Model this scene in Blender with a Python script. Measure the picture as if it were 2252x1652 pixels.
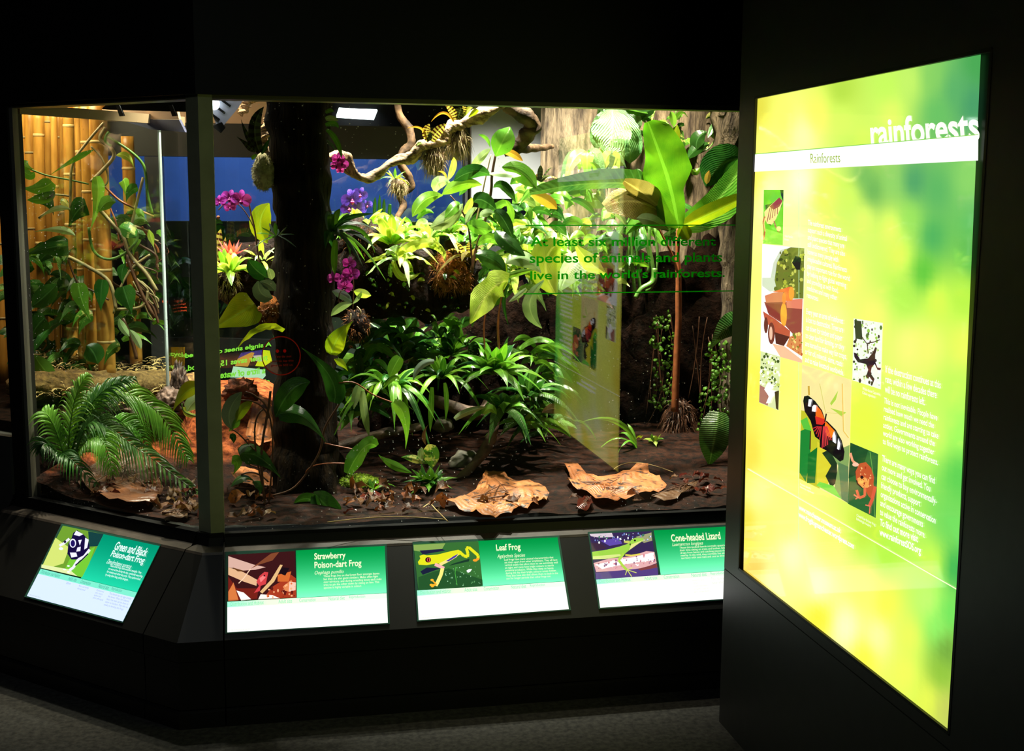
import bpy, math, random
from mathutils import Vector, Matrix, noise
random.seed(11)
for o in list(bpy.data.objects): bpy.data.objects.remove(o)
C = bpy.context.scene.collection
SC = bpy.context.scene
V = Vector

# ------------------------------------------------------------------ camera
W, H, F = 2252, 1652, 2650.0
EYE = V((0, 0, 1.62))
az, pit, rol = math.radians(11.5), math.radians(8.34), math.radians(0.4)
FWD = V((math.sin(az)*math.cos(pit), math.cos(az)*math.cos(pit), -math.sin(pit)))
R0 = V((math.cos(az), -math.sin(az), 0)); U0 = R0.cross(FWD)
RGT = math.cos(rol)*R0 + math.sin(rol)*U0
UPV = -math.sin(rol)*R0 + math.cos(rol)*U0
cam = bpy.data.cameras.new('camera'); co = bpy.data.objects.new('camera', cam); C.objects.link(co)
m3 = Matrix((RGT, UPV, -FWD)).transposed()
co.matrix_world = Matrix.Translation(EYE) @ m3.to_4x4()
cam.sensor_width = 36; cam.lens = 36*F/W; cam.clip_start = 0.05; cam.clip_end = 100
SC.camera = co

def ray(px, py): return FWD*F + RGT*(px-W/2) - UPV*(py-H/2)
def P(px, py, y):                       # the point a pixel shows at depth y
    d = ray(px, py); return EYE + d*(y/d.y)
def PZ(px, py, z):
    d = ray(px, py); return EYE + d*((z-EYE.z)/d.z)
class Plane:
    def __init__(s, p, n): s.p, s.n = V(p), V(n).normalized()
    def at(s, px, py, off=0.0):
        d = ray(px, py); t = ((s.p-EYE).dot(s.n)+off)/d.dot(s.n); return EYE + d*t

# ------------------------------------------------------------------ world, exposure, room light
wd = bpy.data.worlds.new('world'); SC.world = wd; wd.use_nodes = True
wd.node_tree.nodes['Background'].inputs[0].default_value = (0.5, 0.55, 0.6, 1)
wd.node_tree.nodes['Background'].inputs[1].default_value = 0.0006
SC.view_settings.view_transform = 'Standard'; SC.view_settings.look = 'None'
SC.view_settings.exposure = 0.0; SC.view_settings.gamma = 1.0
SC.view_settings.use_curve_mapping = False

def area(name, loc, target, power, size, col, sy=None, spread=180):
    l = bpy.data.lights.new(name, 'AREA'); l.energy = power; l.color = col
    l.shape = 'RECTANGLE'; l.size = size; l.size_y = sy or size; l.spread = math.radians(spread)
    o = bpy.data.objects.new(name, l); C.objects.link(o); o.location = loc
    o.rotation_euler = (V(target)-V(loc)).to_track_quat('-Z', 'Y').to_euler()
    return o
def spot(name, loc, target, power, ang, col, blend=.5, r=.03):
    l = bpy.data.lights.new(name, 'SPOT'); l.energy = power*1.18; l.color = col
    l.spot_size = math.radians(ang); l.spot_blend = blend; l.shadow_soft_size = r
    o = bpy.data.objects.new(name, l); C.objects.link(o); o.location = loc
    o.rotation_euler = (V(target)-V(loc)).to_track_quat('-Z', 'Y').to_euler()
    return o
WARM = (1, .86, .66); SUNNY = (1, .93, .80)
# tank lamps above the opening (their fixtures hang out of sight behind the soffit)
spot('tank_spot', (1.05, 4.85, 2.75), (1.05, 5.05, 1.2), 560, 78, SUNNY)
spot('tank_spot', (.5, 5.0, 2.75), (.45, 5.05, 1.2), 430, 72, SUNNY)
spot('tank_spot', (1.75, 4.85, 2.75), (1.7, 5.1, 1.2), 330, 72, WARM)
spot('tank_spot', (1.0, 4.35, 2.7), (1.05, 4.45, .6), 70, 60, WARM)
spot('tank_spot', (-.1, 4.85, 2.7), (-.08, 4.95, .8), 300, 66, WARM)
spot('tank_spot', (.85, 4.3, 2.6), (.5, 4.55, .9), 170, 32, SUNNY, .8)
spot('tank_spot', (-.35, 4.5, 2.3), (-.42, 4.6, .7), 95, 70, SUNNY)
area('bamboo_lamp', (-.95, 5.15, 2.2), (-.9, 5.5, 1.2), 20, .5, (1, .80, .54))
spot('housing_fill_spot', (.12, 4.2, 2.4), (-.12, 4.72, 1.96), 9, 34, (.9, .92, 1))  # added fill on the floodlight housing, with no fixture of its own
# far room behind the tank and the dim gallery light on the carpet
area('far_room_light', (.2, 6.6, 2.7), (.2, 8.0, 1.3), 48, 1.6, (.78, .84, 1))
area('gallery_light', (-1.2, 1.2, 3.3), (-1.0, 3.2, 0), 3.2, .6, (.8, .88, 1), spread=100)

# ------------------------------------------------------------------ materials
def lin(c):
    return tuple((x/255/12.92 if x/255 <= .04045 else ((x/255+.055)/1.055)**2.4) for x in c[:3])
def newmat(name):
    m = bpy.data.materials.new(name); m.use_nodes = True
    nt = m.node_tree; return m, nt, nt.nodes['Principled BSDF'], nt.nodes['Material Output']
def setp(b, **k):
    for a, v in k.items():
        b.inputs[a.replace('_', ' ')].default_value = v
def mix(nt, fac, a, b, mode='MIX'):
    n = nt.nodes.new('ShaderNodeMix'); n.data_type = 'RGBA'; n.blend_type = mode
    for idx, v in ((0, fac), (6, a), (7, b)):
        if hasattr(v, 'is_linked') or hasattr(v, 'links'): nt.links.new(v, n.inputs[idx])
        elif isinstance(v, (int, float)): n.inputs[idx].default_value = v
        else: n.inputs[idx].default_value = (*v[:3], 1)
    return n.outputs[2]
def mth(nt, op, a, b=0.0, clamp=False):
    n = nt.nodes.new('ShaderNodeMath'); n.operation = op; n.use_clamp = clamp
    for i, v in enumerate((a, b)):
        if isinstance(v, (int, float)): n.inputs[i].default_value = v
        else: nt.links.new(v, n.inputs[i])
    return n.outputs[0]
def noisen(nt, scale, detail=4, coord='Object', stretch=None, rough=.6):
    tc = nt.nodes.new('ShaderNodeTexCoord'); src = tc.outputs[coord]
    if stretch:
        mp = nt.nodes.new('ShaderNodeMapping'); mp.inputs['Scale'].default_value = stretch
        nt.links.new(src, mp.inputs[0]); src = mp.outputs[0]
    n = nt.nodes.new('ShaderNodeTexNoise'); n.inputs['Scale'].default_value = scale
    n.inputs['Detail'].default_value = detail; n.inputs['Roughness'].default_value = rough
    nt.links.new(src, n.inputs['Vector']); return n.outputs['Fac']
def ramp(nt, fac, stops):
    n = nt.nodes.new('ShaderNodeValToRGB'); cr = n.color_ramp
    while len(cr.elements) < len(stops): cr.elements.new(.5)
    for e, (p, c) in zip(cr.elements, stops): e.position = p; e.color = (*c[:3], 1)
    nt.links.new(fac, n.inputs[0]); return n.outputs[0]
def bump(nt, b, h, strength=.5, dist=.01):
    n = nt.nodes.new('ShaderNodeBump'); n.inputs['Strength'].default_value = strength
    n.inputs['Distance'].default_value = dist
    nt.links.new(h, n.inputs['Height']); nt.links.new(n.outputs[0], b.inputs['Normal'])

def plain(name, c, rough=.5, metal=0, spec=.5, nscale=0, namp=.3, bumps=0):
    m, nt, b, o = newmat(name); c = lin(c)
    setp(b, Base_Color=(*c, 1), Roughness=rough, Metallic=metal)
    b.inputs['Specular IOR Level'].default_value = spec
    if nscale:
        f = noisen(nt, nscale)
        nt.links.new(ramp(nt, f, [(.3, [x*(1-namp) for x in c]), (.7, [min(1, x*(1+namp)) for x in c])]), b.inputs['Base Color'])
        if bumps: bump(nt, b, f, bumps)
    return m
def rough_mat(name, c1, c2, scale, stretch=None, strength=1, dist=.02, rough=.8, spec=.3, detail=8):
    m, nt, b, o = newmat(name)
    f = noisen(nt, scale, detail, stretch=stretch)
    nt.links.new(ramp(nt, f, [(.35, lin(c1)), (.65, lin(c2))]), b.inputs['Base Color'])
    setp(b, Roughness=rough); b.inputs['Specular IOR Level'].default_value = spec
    bump(nt, b, f, strength, dist); return m
def glow(name, c, s):
    m, nt, b, o = newmat(name); setp(b, Base_Color=(0, 0, 0, 1), Emission_Color=(*lin(c), 1), Emission_Strength=s); return m
def printed(name, s, rough=.04, spec=.6, lit=True):
    m, nt, b, o = newmat(name)
    a = nt.nodes.new('ShaderNodeAttribute'); a.attribute_name = 'ink'
    if lit:
        setp(b, Base_Color=(0, 0, 0, 1), Roughness=rough, Emission_Strength=s)
        nt.links.new(a.outputs['Color'], b.inputs['Emission Color'])
    else:
        nt.links.new(a.outputs['Color'], b.inputs['Base Color']); setp(b, Roughness=.6)
    b.inputs['Specular IOR Level'].default_value = spec
    return m
def pane(name, refl_ior, tint=(1, 1, 1), dirt=0):
    m, nt, b, o = newmat(name); nt.nodes.remove(b)
    tr = nt.nodes.new('ShaderNodeBsdfTransparent'); tr.inputs[0].default_value = (*tint, 1)
    gl = nt.nodes.new('ShaderNodeBsdfGlossy'); gl.inputs['Roughness'].default_value = .008
    # Schlick reflectance, the same from both sides of the sheet
    ge = nt.nodes.new('ShaderNodeNewGeometry'); dt = nt.nodes.new('ShaderNodeVectorMath'); dt.operation = 'DOT_PRODUCT'
    nt.links.new(ge.outputs['Incoming'], dt.inputs[0]); nt.links.new(ge.outputs['Normal'], dt.inputs[1])
    cs = mth(nt, 'SUBTRACT', 1, mth(nt, 'ABSOLUTE', dt.outputs['Value']), True)
    fr = mth(nt, 'ADD', mth(nt, 'MULTIPLY', mth(nt, 'POWER', cs, 5), 1-refl_ior), refl_ior)
    mx = nt.nodes.new('ShaderNodeMixShader')
    nt.links.new(fr, mx.inputs[0]); nt.links.new(tr.outputs[0], mx.inputs[1]); nt.links.new(gl.outputs[0], mx.inputs[2])
    last = mx.outputs[0]
    if dirt:                                   # droplets and dust specks on the glass
        tc = nt.nodes.new('ShaderNodeTexCoord')
        vo = nt.nodes.new('ShaderNodeTexVoronoi'); vo.inputs['Scale'].default_value = 75
        nt.links.new(tc.outputs['Object'], vo.inputs['Vector'])
        sep = nt.nodes.new('ShaderNodeSeparateColor'); nt.links.new(vo.outputs['Color'], sep.inputs[0])
        patch = ramp(nt, noisen(nt, 2.2, 2), [(.46, (0, 0, 0)), (.62, (1, 1, 1))])
        rad = mth(nt, 'MULTIPLY', sep.outputs[0], .17)
        dot = mth(nt, 'LESS_THAN', vo.outputs['Distance'], rad)
        dot = mth(nt, 'MULTIPLY', dot, mth(nt, 'GREATER_THAN', sep.outputs[1], .35))
        dot = mth(nt, 'MULTIPLY', dot, patch)
        df = nt.nodes.new('ShaderNodeBsdfTranslucent'); df.inputs[0].default_value = (.9, .9, .85, 1)
        d2 = nt.nodes.new('ShaderNodeBsdfDiffuse'); d2.inputs[0].default_value = (.8, .85, .8, 1)
        ad = nt.nodes.new('ShaderNodeMixShader'); ad.inputs[0].default_value = .4
        nt.links.new(df.outputs[0], ad.inputs[1]); nt.links.new(d2.outputs[0], ad.inputs[2])
        m2 = nt.nodes.new('ShaderNodeMixShader')
        nt.links.new(mth(nt, 'MULTIPLY', dot, dirt), m2.inputs[0])
        nt.links.new(last, m2.inputs[1]); nt.links.new(ad.outputs[0], m2.inputs[2]); last = m2.outputs[0]
    nt.links.new(last, o.inputs[0]); return m

M = {}
M['black'] = plain('black_laminate', (17, 16, 15), .5, nscale=14, namp=.15)
M['black_matt'] = plain('black_matt', (14, 14, 14), .8, spec=.2)
M['wall'] = plain('dark_wall_paint', (22, 23, 21), .55, spec=.3, nscale=8, namp=.1)
M['panelwall'] = plain('charcoal_panel', (62, 62, 60), .45, nscale=20, namp=.1)
M['strip'] = plain('tank_lit_edge_strip', (76, 68, 62), .4, nscale=22, namp=.3)  # black laminate ledge painted lighter for the tank light falling on it
M['anod'] = plain('anodised_post', (165, 168, 130), .38, metal=.3, nscale=10, namp=.12)
M['carpet'] = rough_mat('carpet', (38, 37, 35), (66, 64, 60), 55, strength=.5, dist=.004, rough=.95)
M['glass'] = pane('front_glass', .105, (.96, 1, .97), .55)
M['glass_in'] = pane('inner_glass', .03, (.93, .97, .95))
M['glass_edge'] = plain('glass_edge', (175, 195, 195), .15)
M['lit'] = printed('backlit_print', 1.15)
M['lab'] = printed('backlit_label', 1.25)
M['ink'] = printed('vinyl_print', 1, lit=False)
M['blue'] = plain('blue_wall', (58, 96, 178), .8, nscale=3, namp=.2)
M['grey'] = plain('grey_wall', (150, 150, 155), .8, nscale=3, namp=.1)
M['beige'] = plain('beige_board', (196, 160, 128), .7)
M['alu'] = plain('grey_metal', (170, 170, 185), .5)
M['white_glow'] = glow('lamp_diffuser', (240, 248, 255), 6)

# ------------------------------------------------------------------ mesh helpers
def worldloc(o):
    p = V((0, 0, 0))
    while o: p += o.location; o = o.parent
    return p
def link(name, me, parent=None, mats=None):
    o = bpy.data.objects.new(name, me); C.objects.link(o)
    for m in (mats or []): me.materials.append(m)
    if parent: o.parent = parent
    return o
def tag(o, label, cat, group=None, kind=None):
    o['label'] = label; o['category'] = cat
    if group: o['group'] = group
    if kind: o['kind'] = kind
    return o
def thing(name, label, cat, loc, group=None):
    o = bpy.data.objects.new(name, None); C.objects.link(o); o.location = loc; o.empty_display_size = .05
    return tag(o, label, cat, group)
def prof(a, s):
    n = len(a)-1; x = s*n; i = min(int(x), n-1); t = x-i; t = t*t*(3-2*t) if n < 5 else t
    return a[i]*(1-t)+a[i+1]*t
def spline(pts, s):
    n = len(pts)-1
    if n == 1: return pts[0].lerp(pts[1], s)
    if n == 2:
        # quadratic through the middle point
        a, b, c = pts; q = 2*b-(a+c)/2; return a*(1-s)**2+q*2*s*(1-s)+c*s*s
    x = s*n; i = min(int(x), n-1); t = x-i
    p0 = pts[max(i-1, 0)]; p1 = pts[i]; p2 = pts[i+1]; p3 = pts[min(i+2, n)]
    return .5*((2*p1)+(p2-p0)*t+(2*p0-5*p1+4*p2-p3)*t*t+(3*p1-p0-3*p2+p3)*t**3)
SHAPES = {
 'strap': [.55, .85, .95, 1, .95, .8, .5, .04],
 'oval': [.05, .62, .92, 1, .96, .75, .05],
 'lance': [.12, .6, .95, 1, .8, .5, .22, .02],
 'heart': [.55, .98, 1, .88, .68, .42, .18, .01],
 'round': [.1, .8, 1, 1, .8, .1],
 'grass': [.7, 1, .9, .6, .3, .02],
 'petal': [.15, .7, 1, .9, .3],
}
class MB:
    def __init__(s): s.v, s.f, s.uv, s.mi, s.cm = [], [], [], [], 0
    def _f(s, idx, uvs=None):
        s.f.append(idx); s.uv.append(uvs or [(0, 0)]*len(idx)); s.mi.append(s.cm)
    def blade(s, pts, w, shape='lance', roll=0, fold=.25, ripple=0, rn=4, nu=4, nv=10, wr=None, side=None, twist=0, cup=0):
        wl = SHAPES[shape] if isinstance(shape, str) else shape; wr = wr or wl
        base = len(s.v); cols = 2*nu+1
        ph = random.random()*6
        for j in range(nv+1):
            t = j/nv; c = spline(pts, t)
            T = (spline(pts, min(1, t+.02))-spline(pts, max(0, t-.02)))
            if T.length < 1e-7: T = V((0, 0, 1))
            T.normalize()
            view = side if side is not None else (c-EYE).normalized()
            S = T.cross(view)
            if S.length < .15: S = T.cross(V((0, .3, 1)))
            S.normalize(); N = S.cross(T)
            r = math.radians(roll+twist*t)
            S2 = S*math.cos(r)+N*math.sin(r); N2 = N*math.cos(r)-S*math.sin(r)
            for i in range(cols):
                x = (i-nu)/nu; ww = w/2*prof(wl if x < 0 else wr, t)
                off = -abs(x)*fold*ww + (x*x)*cup*ww + ripple*w*abs(x)**1.5*math.sin(t*rn*6.28+ph+(1.3 if x > 0 else 0))
                s.v.append(c+S2*(x*ww)-N2*off)
        for j in range(nv):
            for i in range(cols-1):
                a = base+j*cols+i; u0, u1 = i/(cols-1), (i+1)/(cols-1); v0, v1 = j/nv, (j+1)/nv
                s._f((a, a+1, a+cols+1, a+cols), [(u0, v0), (u1, v0), (u1, v1), (u0, v1)])
    def tube(s, pts, r, seg=7, n=None, cap=True, jit=0, swirl=0, lobe=0):
        n = n or max(4, (len(pts)-1)*5)
        if not isinstance(r, (list, tuple)): r = [r, r]
        base = len(s.v); prev = None
        for j in range(n+1):
            t = j/n; c = spline(pts, t) if len(pts) > 1 else pts[0]
            T = (spline(pts, min(1, t+.01))-spline(pts, max(0, t-.01))).normalized()
            if prev is None:
                A = T.cross(V((.3, .5, .81))).normalized()
            else: A = (prev-T*prev.dot(T)).normalized()
            prev = A; B = T.cross(A); x = t*(len(r)-1); i0 = min(int(x), len(r)-2); rr = r[i0]+(r[i0+1]-r[i0])*(x-i0)
            for k in range(seg):
                g = 6.28318*k/seg+swirl*t; q = rr*(1+lobe*math.cos(12.56636*k/seg))
                if jit: q *= 1+jit*(noise.noise((c+A*math.cos(g)*.1+B*math.sin(g)*.1)*14)*1.4)
                s.v.append(c+A*math.cos(g)*q+B*math.sin(g)*q)
        for j in range(n):
            for k in range(seg):
                a = base+j*seg+k; b = base+j*seg+(k+1) % seg
                u0, u1 = k/seg, (k+1)/seg
                s._f((a, b, b+seg, a+seg), [(u0, j/n), (u1, j/n), (u1, (j+1)/n), (u0, (j+1)/n)])
        if cap:
            s._f(tuple(base+k for k in range(seg))[::-1]); s._f(tuple(base+n*seg+k for k in range(seg)))
    def prism(s, poly, z0, z1):
        n = len(poly); b = len(s.v)
        s.v += [V((p[0], p[1], z0)) for p in poly]+[V((p[0], p[1], z1)) for p in poly]
        for i in range(n): s._f((b+i, b+(i+1) % n, b+n+(i+1) % n, b+n+i))
        s._f(tuple(range(b, b+n))[::-1]); s._f(tuple(range(b+n, b+2*n)))
    def box(s, x0, x1, y0, y1, z0, z1): s.prism([(x0, y0), (x1, y0), (x1, y1), (x0, y1)], z0, z1)
    def hull8(s, a, b):            # two matching quads (lists of 4) joined
        k = len(s.v); s.v += [V(p) for p in a]+[V(p) for p in b]
        for i in range(4): s._f((k+i, k+(i+1) % 4, k+4+(i+1) % 4, k+4+i))
        s._f((k+3, k+2, k+1, k)); s._f((k+4, k+5, k+6, k+7))
    def sweep(s, rings, closed=True):
        n = len(rings[0]); b = len(s.v)
        for r in rings: s.v += [V(p) for p in r]
        for j in range(len(rings)-1):
            for i in range(n if closed else n-1):
                a = b+j*n+i; c = b+j*n+(i+1) % n; s._f((a, c, c+n, a+n))
        if closed:
            s._f(tuple(range(b, b+n))[::-1]); s._f(tuple(range(b+(len(rings)-1)*n, b+len(rings)*n)))
    def blob(s, c, r, sub=2, amp=.25, freq=3, seed=0):
        import bmesh
        bm = bmesh.new(); bmesh.ops.create_icosphere(bm, subdivisions=sub, radius=1)
        b = len(s.v); r = V(r) if hasattr(r, '__len__') else V((r, r, r))
        for v in bm.verts:
            d = v.co.normalized(); k = 1+amp*noise.fractal(d*freq+V((seed, seed*1.7, 0)), 1, 2, 3)
            s.v.append(V(c)+V((d.x*r.x*k, d.y*r.y*k, d.z*r.z*k)))
        for f in bm.faces: s._f(tuple(b+v.index for v in f.verts), [(0.5, .5)]*3)
        bm.free()
    def fibres(s, c, r, n, ln, w=.0012, down=.3, side=None):
        c = V(c); r = V(r) if hasattr(r, '__len__') else V((r, r, r))
        for i in range(n):
            d = V((random.gauss(0, 1), random.gauss(0, 1), random.gauss(0, 1))).normalized()
            p = c+V((d.x*r.x, d.y*r.y, d.z*r.z))*.85
            e = (d+V((random.gauss(0, .6), random.gauss(0, .6), random.gauss(0, .6)-down*1.5))).normalized()
            l = ln*random.uniform(.4, 1.2)
            s.blade([p, p+e*l*.5+V((0, 0, .1*l)), p+e*l+V((0, 0, -down*l*.6))], w*random.uniform(.6, 1.6), 'grass', nu=1, nv=3, roll=random.uniform(-60, 60), fold=0)
    def build(s, name, mats, parent=None, smooth=True, off=None):
        if not isinstance(mats, (list, tuple)): mats = [mats]
        o0 = worldloc(parent) if parent else (V(off) if off else V((0, 0, 0)))
        me = bpy.data.meshes.new(name)
        me.from_pydata([tuple(v-o0) for v in s.v], [], s.f)
        uvl = me.uv_layers.new(name='UVMap'); flat = []
        for u in s.uv:
            for q in u: flat += [q[0], q[1]]
        uvl.data.foreach_set('uv', flat)
        me.polygons.foreach_set('material_index', s.mi)
        me.polygons.foreach_set('use_smooth', [smooth]*len(me.polygons))
        me.update()
        o = link(name, me, parent, mats)
        if not parent and off: o.location = off
        return o
def struct(name, mb, m, smooth=False):
    o = mb.build(name, m, smooth=smooth); o['kind'] = 'structure'; return o

# ------------------------------------------------------------------ printed artwork on real planes
class Print:
    """flat ink shapes laid on a plane; coordinates are read off the photograph crop (ox, oy, k)"""
    def __init__(s, plane, off=.0006, crop=(0, 0, 1)): s.pl, s.off, s.c, s.v, s.f, s.col, s.n = plane, off, crop, [], [], [], 0
    def at(s, p):
        ox, oy, k = s.c; return s.pl.at(ox+p[0]/k, oy+p[1]/k, s.off+s.n*.00012)
    def poly(s, col, pts):
        b = len(s.v); s.v += [s.at(p) for p in pts]; s.f.append(tuple(range(b, b+len(pts))))
        s.col.append([lin(col)]*len(pts)); s.n += 1; return s
    def line(s, col, pts, w):
        for a, b in zip(pts[:-1], pts[1:]):
            dx, dy = b[0]-a[0], b[1]-a[1]; l = math.hypot(dx, dy) or 1; nx, ny = -dy/l*w/2, dx/l*w/2
            s.poly(col, [(a[0]+nx, a[1]+ny), (b[0]+nx, b[1]+ny), (b[0]-nx, b[1]-ny), (a[0]-nx, a[1]-ny)]); s.n -= 1
        s.n += 1; return s
    def disc(s, col, c, rx, ry=None, n=16):
        ry = ry or rx; return s.poly(col, [(c[0]+rx*math.cos(6.2832*i/n), c[1]+ry*math.sin(6.2832*i/n)) for i in range(n)])
    def grid(s, quad, fn, nx=10, ny=10):       # quad TL TR BR BL ; fn(u, v, px, py) -> colour
        b = len(s.v); cols = []
        A, B, D, E = quad
        # corners on the plane, bilinear in plane space
        a, bb, d, e = [s.at(q) for q in quad]
        for j in range(ny+1):
            for i in range(nx+1):
                u, v = i/nx, j/ny
                s.v.append(a*(1-u)*(1-v)+bb*u*(1-v)+d*u*v+e*(1-u)*v)
                px = A[0]*(1-u)*(1-v)+B[0]*u*(1-v)+D[0]*u*v+E[0]*(1-u)*v
                py = A[1]*(1-u)*(1-v)+B[1]*u*(1-v)+D[1]*u*v+E[1]*(1-u)*v
                cols.append(lin(fn(u, v, px, py)))
        for j in range(ny):
            for i in range(nx):
                k = j*(nx+1)+i; q = (k, k+1, k+nx+2, k+nx+1)
                s.f.append(tuple(b+z for z in q)); s.col.append([cols[z] for z in q])
        s.n += 1; return s
    def speck(s, cols, quad, n, r0, r1, seed=1):
        rn = random.Random(seed); A, B, D, E = quad
        for _ in range(n):
            u, v = rn.random(), rn.random()
            px = A[0]*(1-u)*(1-v)+B[0]*u*(1-v)+D[0]*u*v+E[0]*(1-u)*v
            py = A[1]*(1-u)*(1-v)+B[1]*u*(1-v)+D[1]*u*v+E[1]*(1-u)*v
            r = rn.uniform(r0, r1); s.disc(rn.choice(cols), (px, py), r, r*rn.uniform(.5, 2.0), 6); s.n -= .8
        s.n += 1; return s
    def build(s, name, mat, parent):
        o0 = worldloc(parent) if parent else V((0, 0, 0)); me = bpy.data.meshes.new(name)
        me.from_pydata([tuple(v-o0) for v in s.v], [], s.f)
        at = me.color_attributes.new('ink', 'FLOAT_COLOR', 'CORNER'); fl = []
        for cc in s.col:
            for c in cc: fl += [*c, 1]
        at.data.foreach_set('color', fl); me.update()
        return link(name, me, parent, [mat])
FONT = bpy.data.fonts.load('<builtin>') if False else None
def lettering(name, text, plane, TL, TR, BL, col, mat, parent, off=.0025, crop=(0, 0, 1), bold=0.0, align='LEFT', shear=0.0, ls=1.0):
    """a block of text whose bounding box fills the parallelogram TL TR BL on the plane"""
    cu = bpy.data.curves.new('t', 'FONT'); cu.body = text; cu.size = 1; cu.offset = bold; cu.align_x = align
    cu.shear = shear; cu.space_line = ls; cu.resolution_u = 4
    to = bpy.data.objects.new('t', cu); C.objects.link(to)
    me = bpy.data.meshes.new_from_object(to.evaluated_get(bpy.context.evaluated_depsgraph_get()))
    bpy.data.objects.remove(to); bpy.data.curves.remove(cu)
    ox, oy, k = crop; q = [plane.at(ox+p[0]/k, oy+p[1]/k, off) for p in (TL, TR, BL)]
    xs = [v.co.x for v in me.vertices]; ys = [v.co.y for v in me.vertices]
    x0, x1, y0, y1 = min(xs), max(xs), min(ys), max(ys)
    o0 = worldloc(parent) if parent else V((0, 0, 0))
    for v in me.vertices:
        a = (v.co.x-x0)/(x1-x0); b = (y1-v.co.y)/(y1-y0)
        v.co = q[0]+(q[1]-q[0])*a+(q[2]-q[0])*b-o0
    at = me.color_attributes.new('ink', 'FLOAT_COLOR', 'CORNER'); c = lin(col)
    at.data.foreach_set('color', [*c, 1]*len(me.loops)); me.update(); me.name = name
    return link(name, me, parent, [mat])
# ================================================================== SETTING
GY = 3.9                                   # plane of the main window
AL = math.radians(42.5)
L = V((-math.cos(AL), math.sin(AL), 0)); NL = V((-math.sin(AL), -math.cos(AL), 0)); N0 = V((0, -1, 0))
CC = V((-.19, GY, 0)); MI = (NL+N0)/(1+NL.dot(N0))
def alongL(t, d=0, z=0): return CC+L*t+NL*d+V((0, 0, z))
XE, XW, TE = 2.3, 1.36, 2.2                # right end of the window run, panel wall face, left run length
T50 = math.tan(math.radians(50))

b = MB(); b.prism([(-6, -2), (6, -2), (6, 12), (-6, 12)], -.05, 0); struct('floor', b, M['carpet'])
b = MB(); b.prism([(-6, -2), (6, -2), (6, 12), (-6, 12)], 3.4, 3.45); struct('ceiling', b, M['black_matt'])
for nm, x0, x1, y0, y1 in (('wall_left', -5.1, -5, -2, 12), ('wall_right', 5, 5.1, -2, 12), ('wall_behind', -6, 6, -2.1, -2)):
    b = MB(); b.box(x0, x1, y0, y1, 0, 3.4); struct(nm, b, M['wall'])
# soffit wall above the two windows, following the bend
b = MB(); rg = []
for p, dr in ((V((XE+1.6, GY, 0)), N0), (CC, MI), (CC+L*TE, NL)):
    rg.append([p+dr*.03+V((0, 0, 1.93)), p+dr*.03+V((0, 0, 3.4)), p-dr*.03+V((0, 0, 3.4)), p-dr*.03+V((0, 0, 1.93))])
b.sweep(rg); struct('wall_front', b, M['wall'])
# black reveal and its pale lower lip around the top of the glass
b = MB(); rg = []
for p, dr in ((V((XE, GY, 0)), N0), (CC, MI), (CC+L*.9, NL)):
    rg.append([p+dr*.012+V((0, 0, 1.917)), p+dr*.012+V((0, 0, 1.931)), p-dr*.05+V((0, 0, 1.931)), p-dr*.05+V((0, 0, 1.917))])
b.sweep(rg); struct('trim_1', b, plain('light_catch_edge', (92, 88, 62), .4))  # gold tone painted in for light reflected along the strip

# windows: glass panes with their own posts
def win(name, p0, p1, n):
    b = MB(); a = [p0, p1]
    b.hull8([p0+V((0, 0, .535)), p1+V((0, 0, .535)), p1+V((0, 0, 1.93)), p0+V((0, 0, 1.93))],
            [p0-n*.008+V((0, 0, .535)), p1-n*.008+V((0, 0, .535)), p1-n*.008+V((0, 0, 1.93)), p0-n*.008+V((0, 0, 1.93))])
    # keep only the outer and inner skins
    o = struct(name, b, M['glass']); return o
win('window_1', CC+V((.035, 0, 0)), V((XE, GY, 0)), N0)
win('window_2', CC+L*.03, CC+L*.895, NL)
# corner post between the windows
b = MB(); q = [CC+L*.050+NL*.012, CC+MI*.016, CC+V((.036, -.012, 0)), CC+V((.036, .03, 0)), CC-MI*.03, CC+L*.05-NL*.03]
b.prism([(p.x, p.y) for p in q], .515, 1.935); o = struct('trim_2', b, M['anod'])
b = MB(); q = [CC+L*.898+NL*.02, CC+L*.965+NL*.02, CC+L*.965-NL*.04, CC+L*.898-NL*.04]
b.prism([(p.x, p.y) for p in q][::-1], .5, 1.935); struct('trim_3', b, M['black'])
b = MB(); q = [CC+L*.880+NL*.012, CC+L*.898+NL*.012, CC+L*.898-NL*.01, CC+L*.880-NL*.01]
b.prism([(p.x, p.y) for p in q][::-1], .53, 1.925); struct('trim_4', b, plain('silver_edge', (135, 132, 118), .35, metal=.4))
# neighbouring wall bay at the far left
b = MB(); q = [CC+L*.965+NL*.03, CC+L*TE+NL*.03, CC+L*TE-NL*.03, CC+L*.965-NL*.03]
b.prism([(p.x, p.y) for p in q][::-1], 0, .76); b.prism([(p.x, p.y) for p in q][::-1], 1.88, 1.935)
struct('wall_bay', b, M['panelwall'])
q = [CC+L*.965+NL*.01, CC+L*TE+NL*.01, CC+L*TE, CC+L*.965]
b = MB(); b.prism([(p.x, p.y) for p in q][::-1], .76, 1.9); struct('window_3', b, M['glass_in'])
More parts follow.
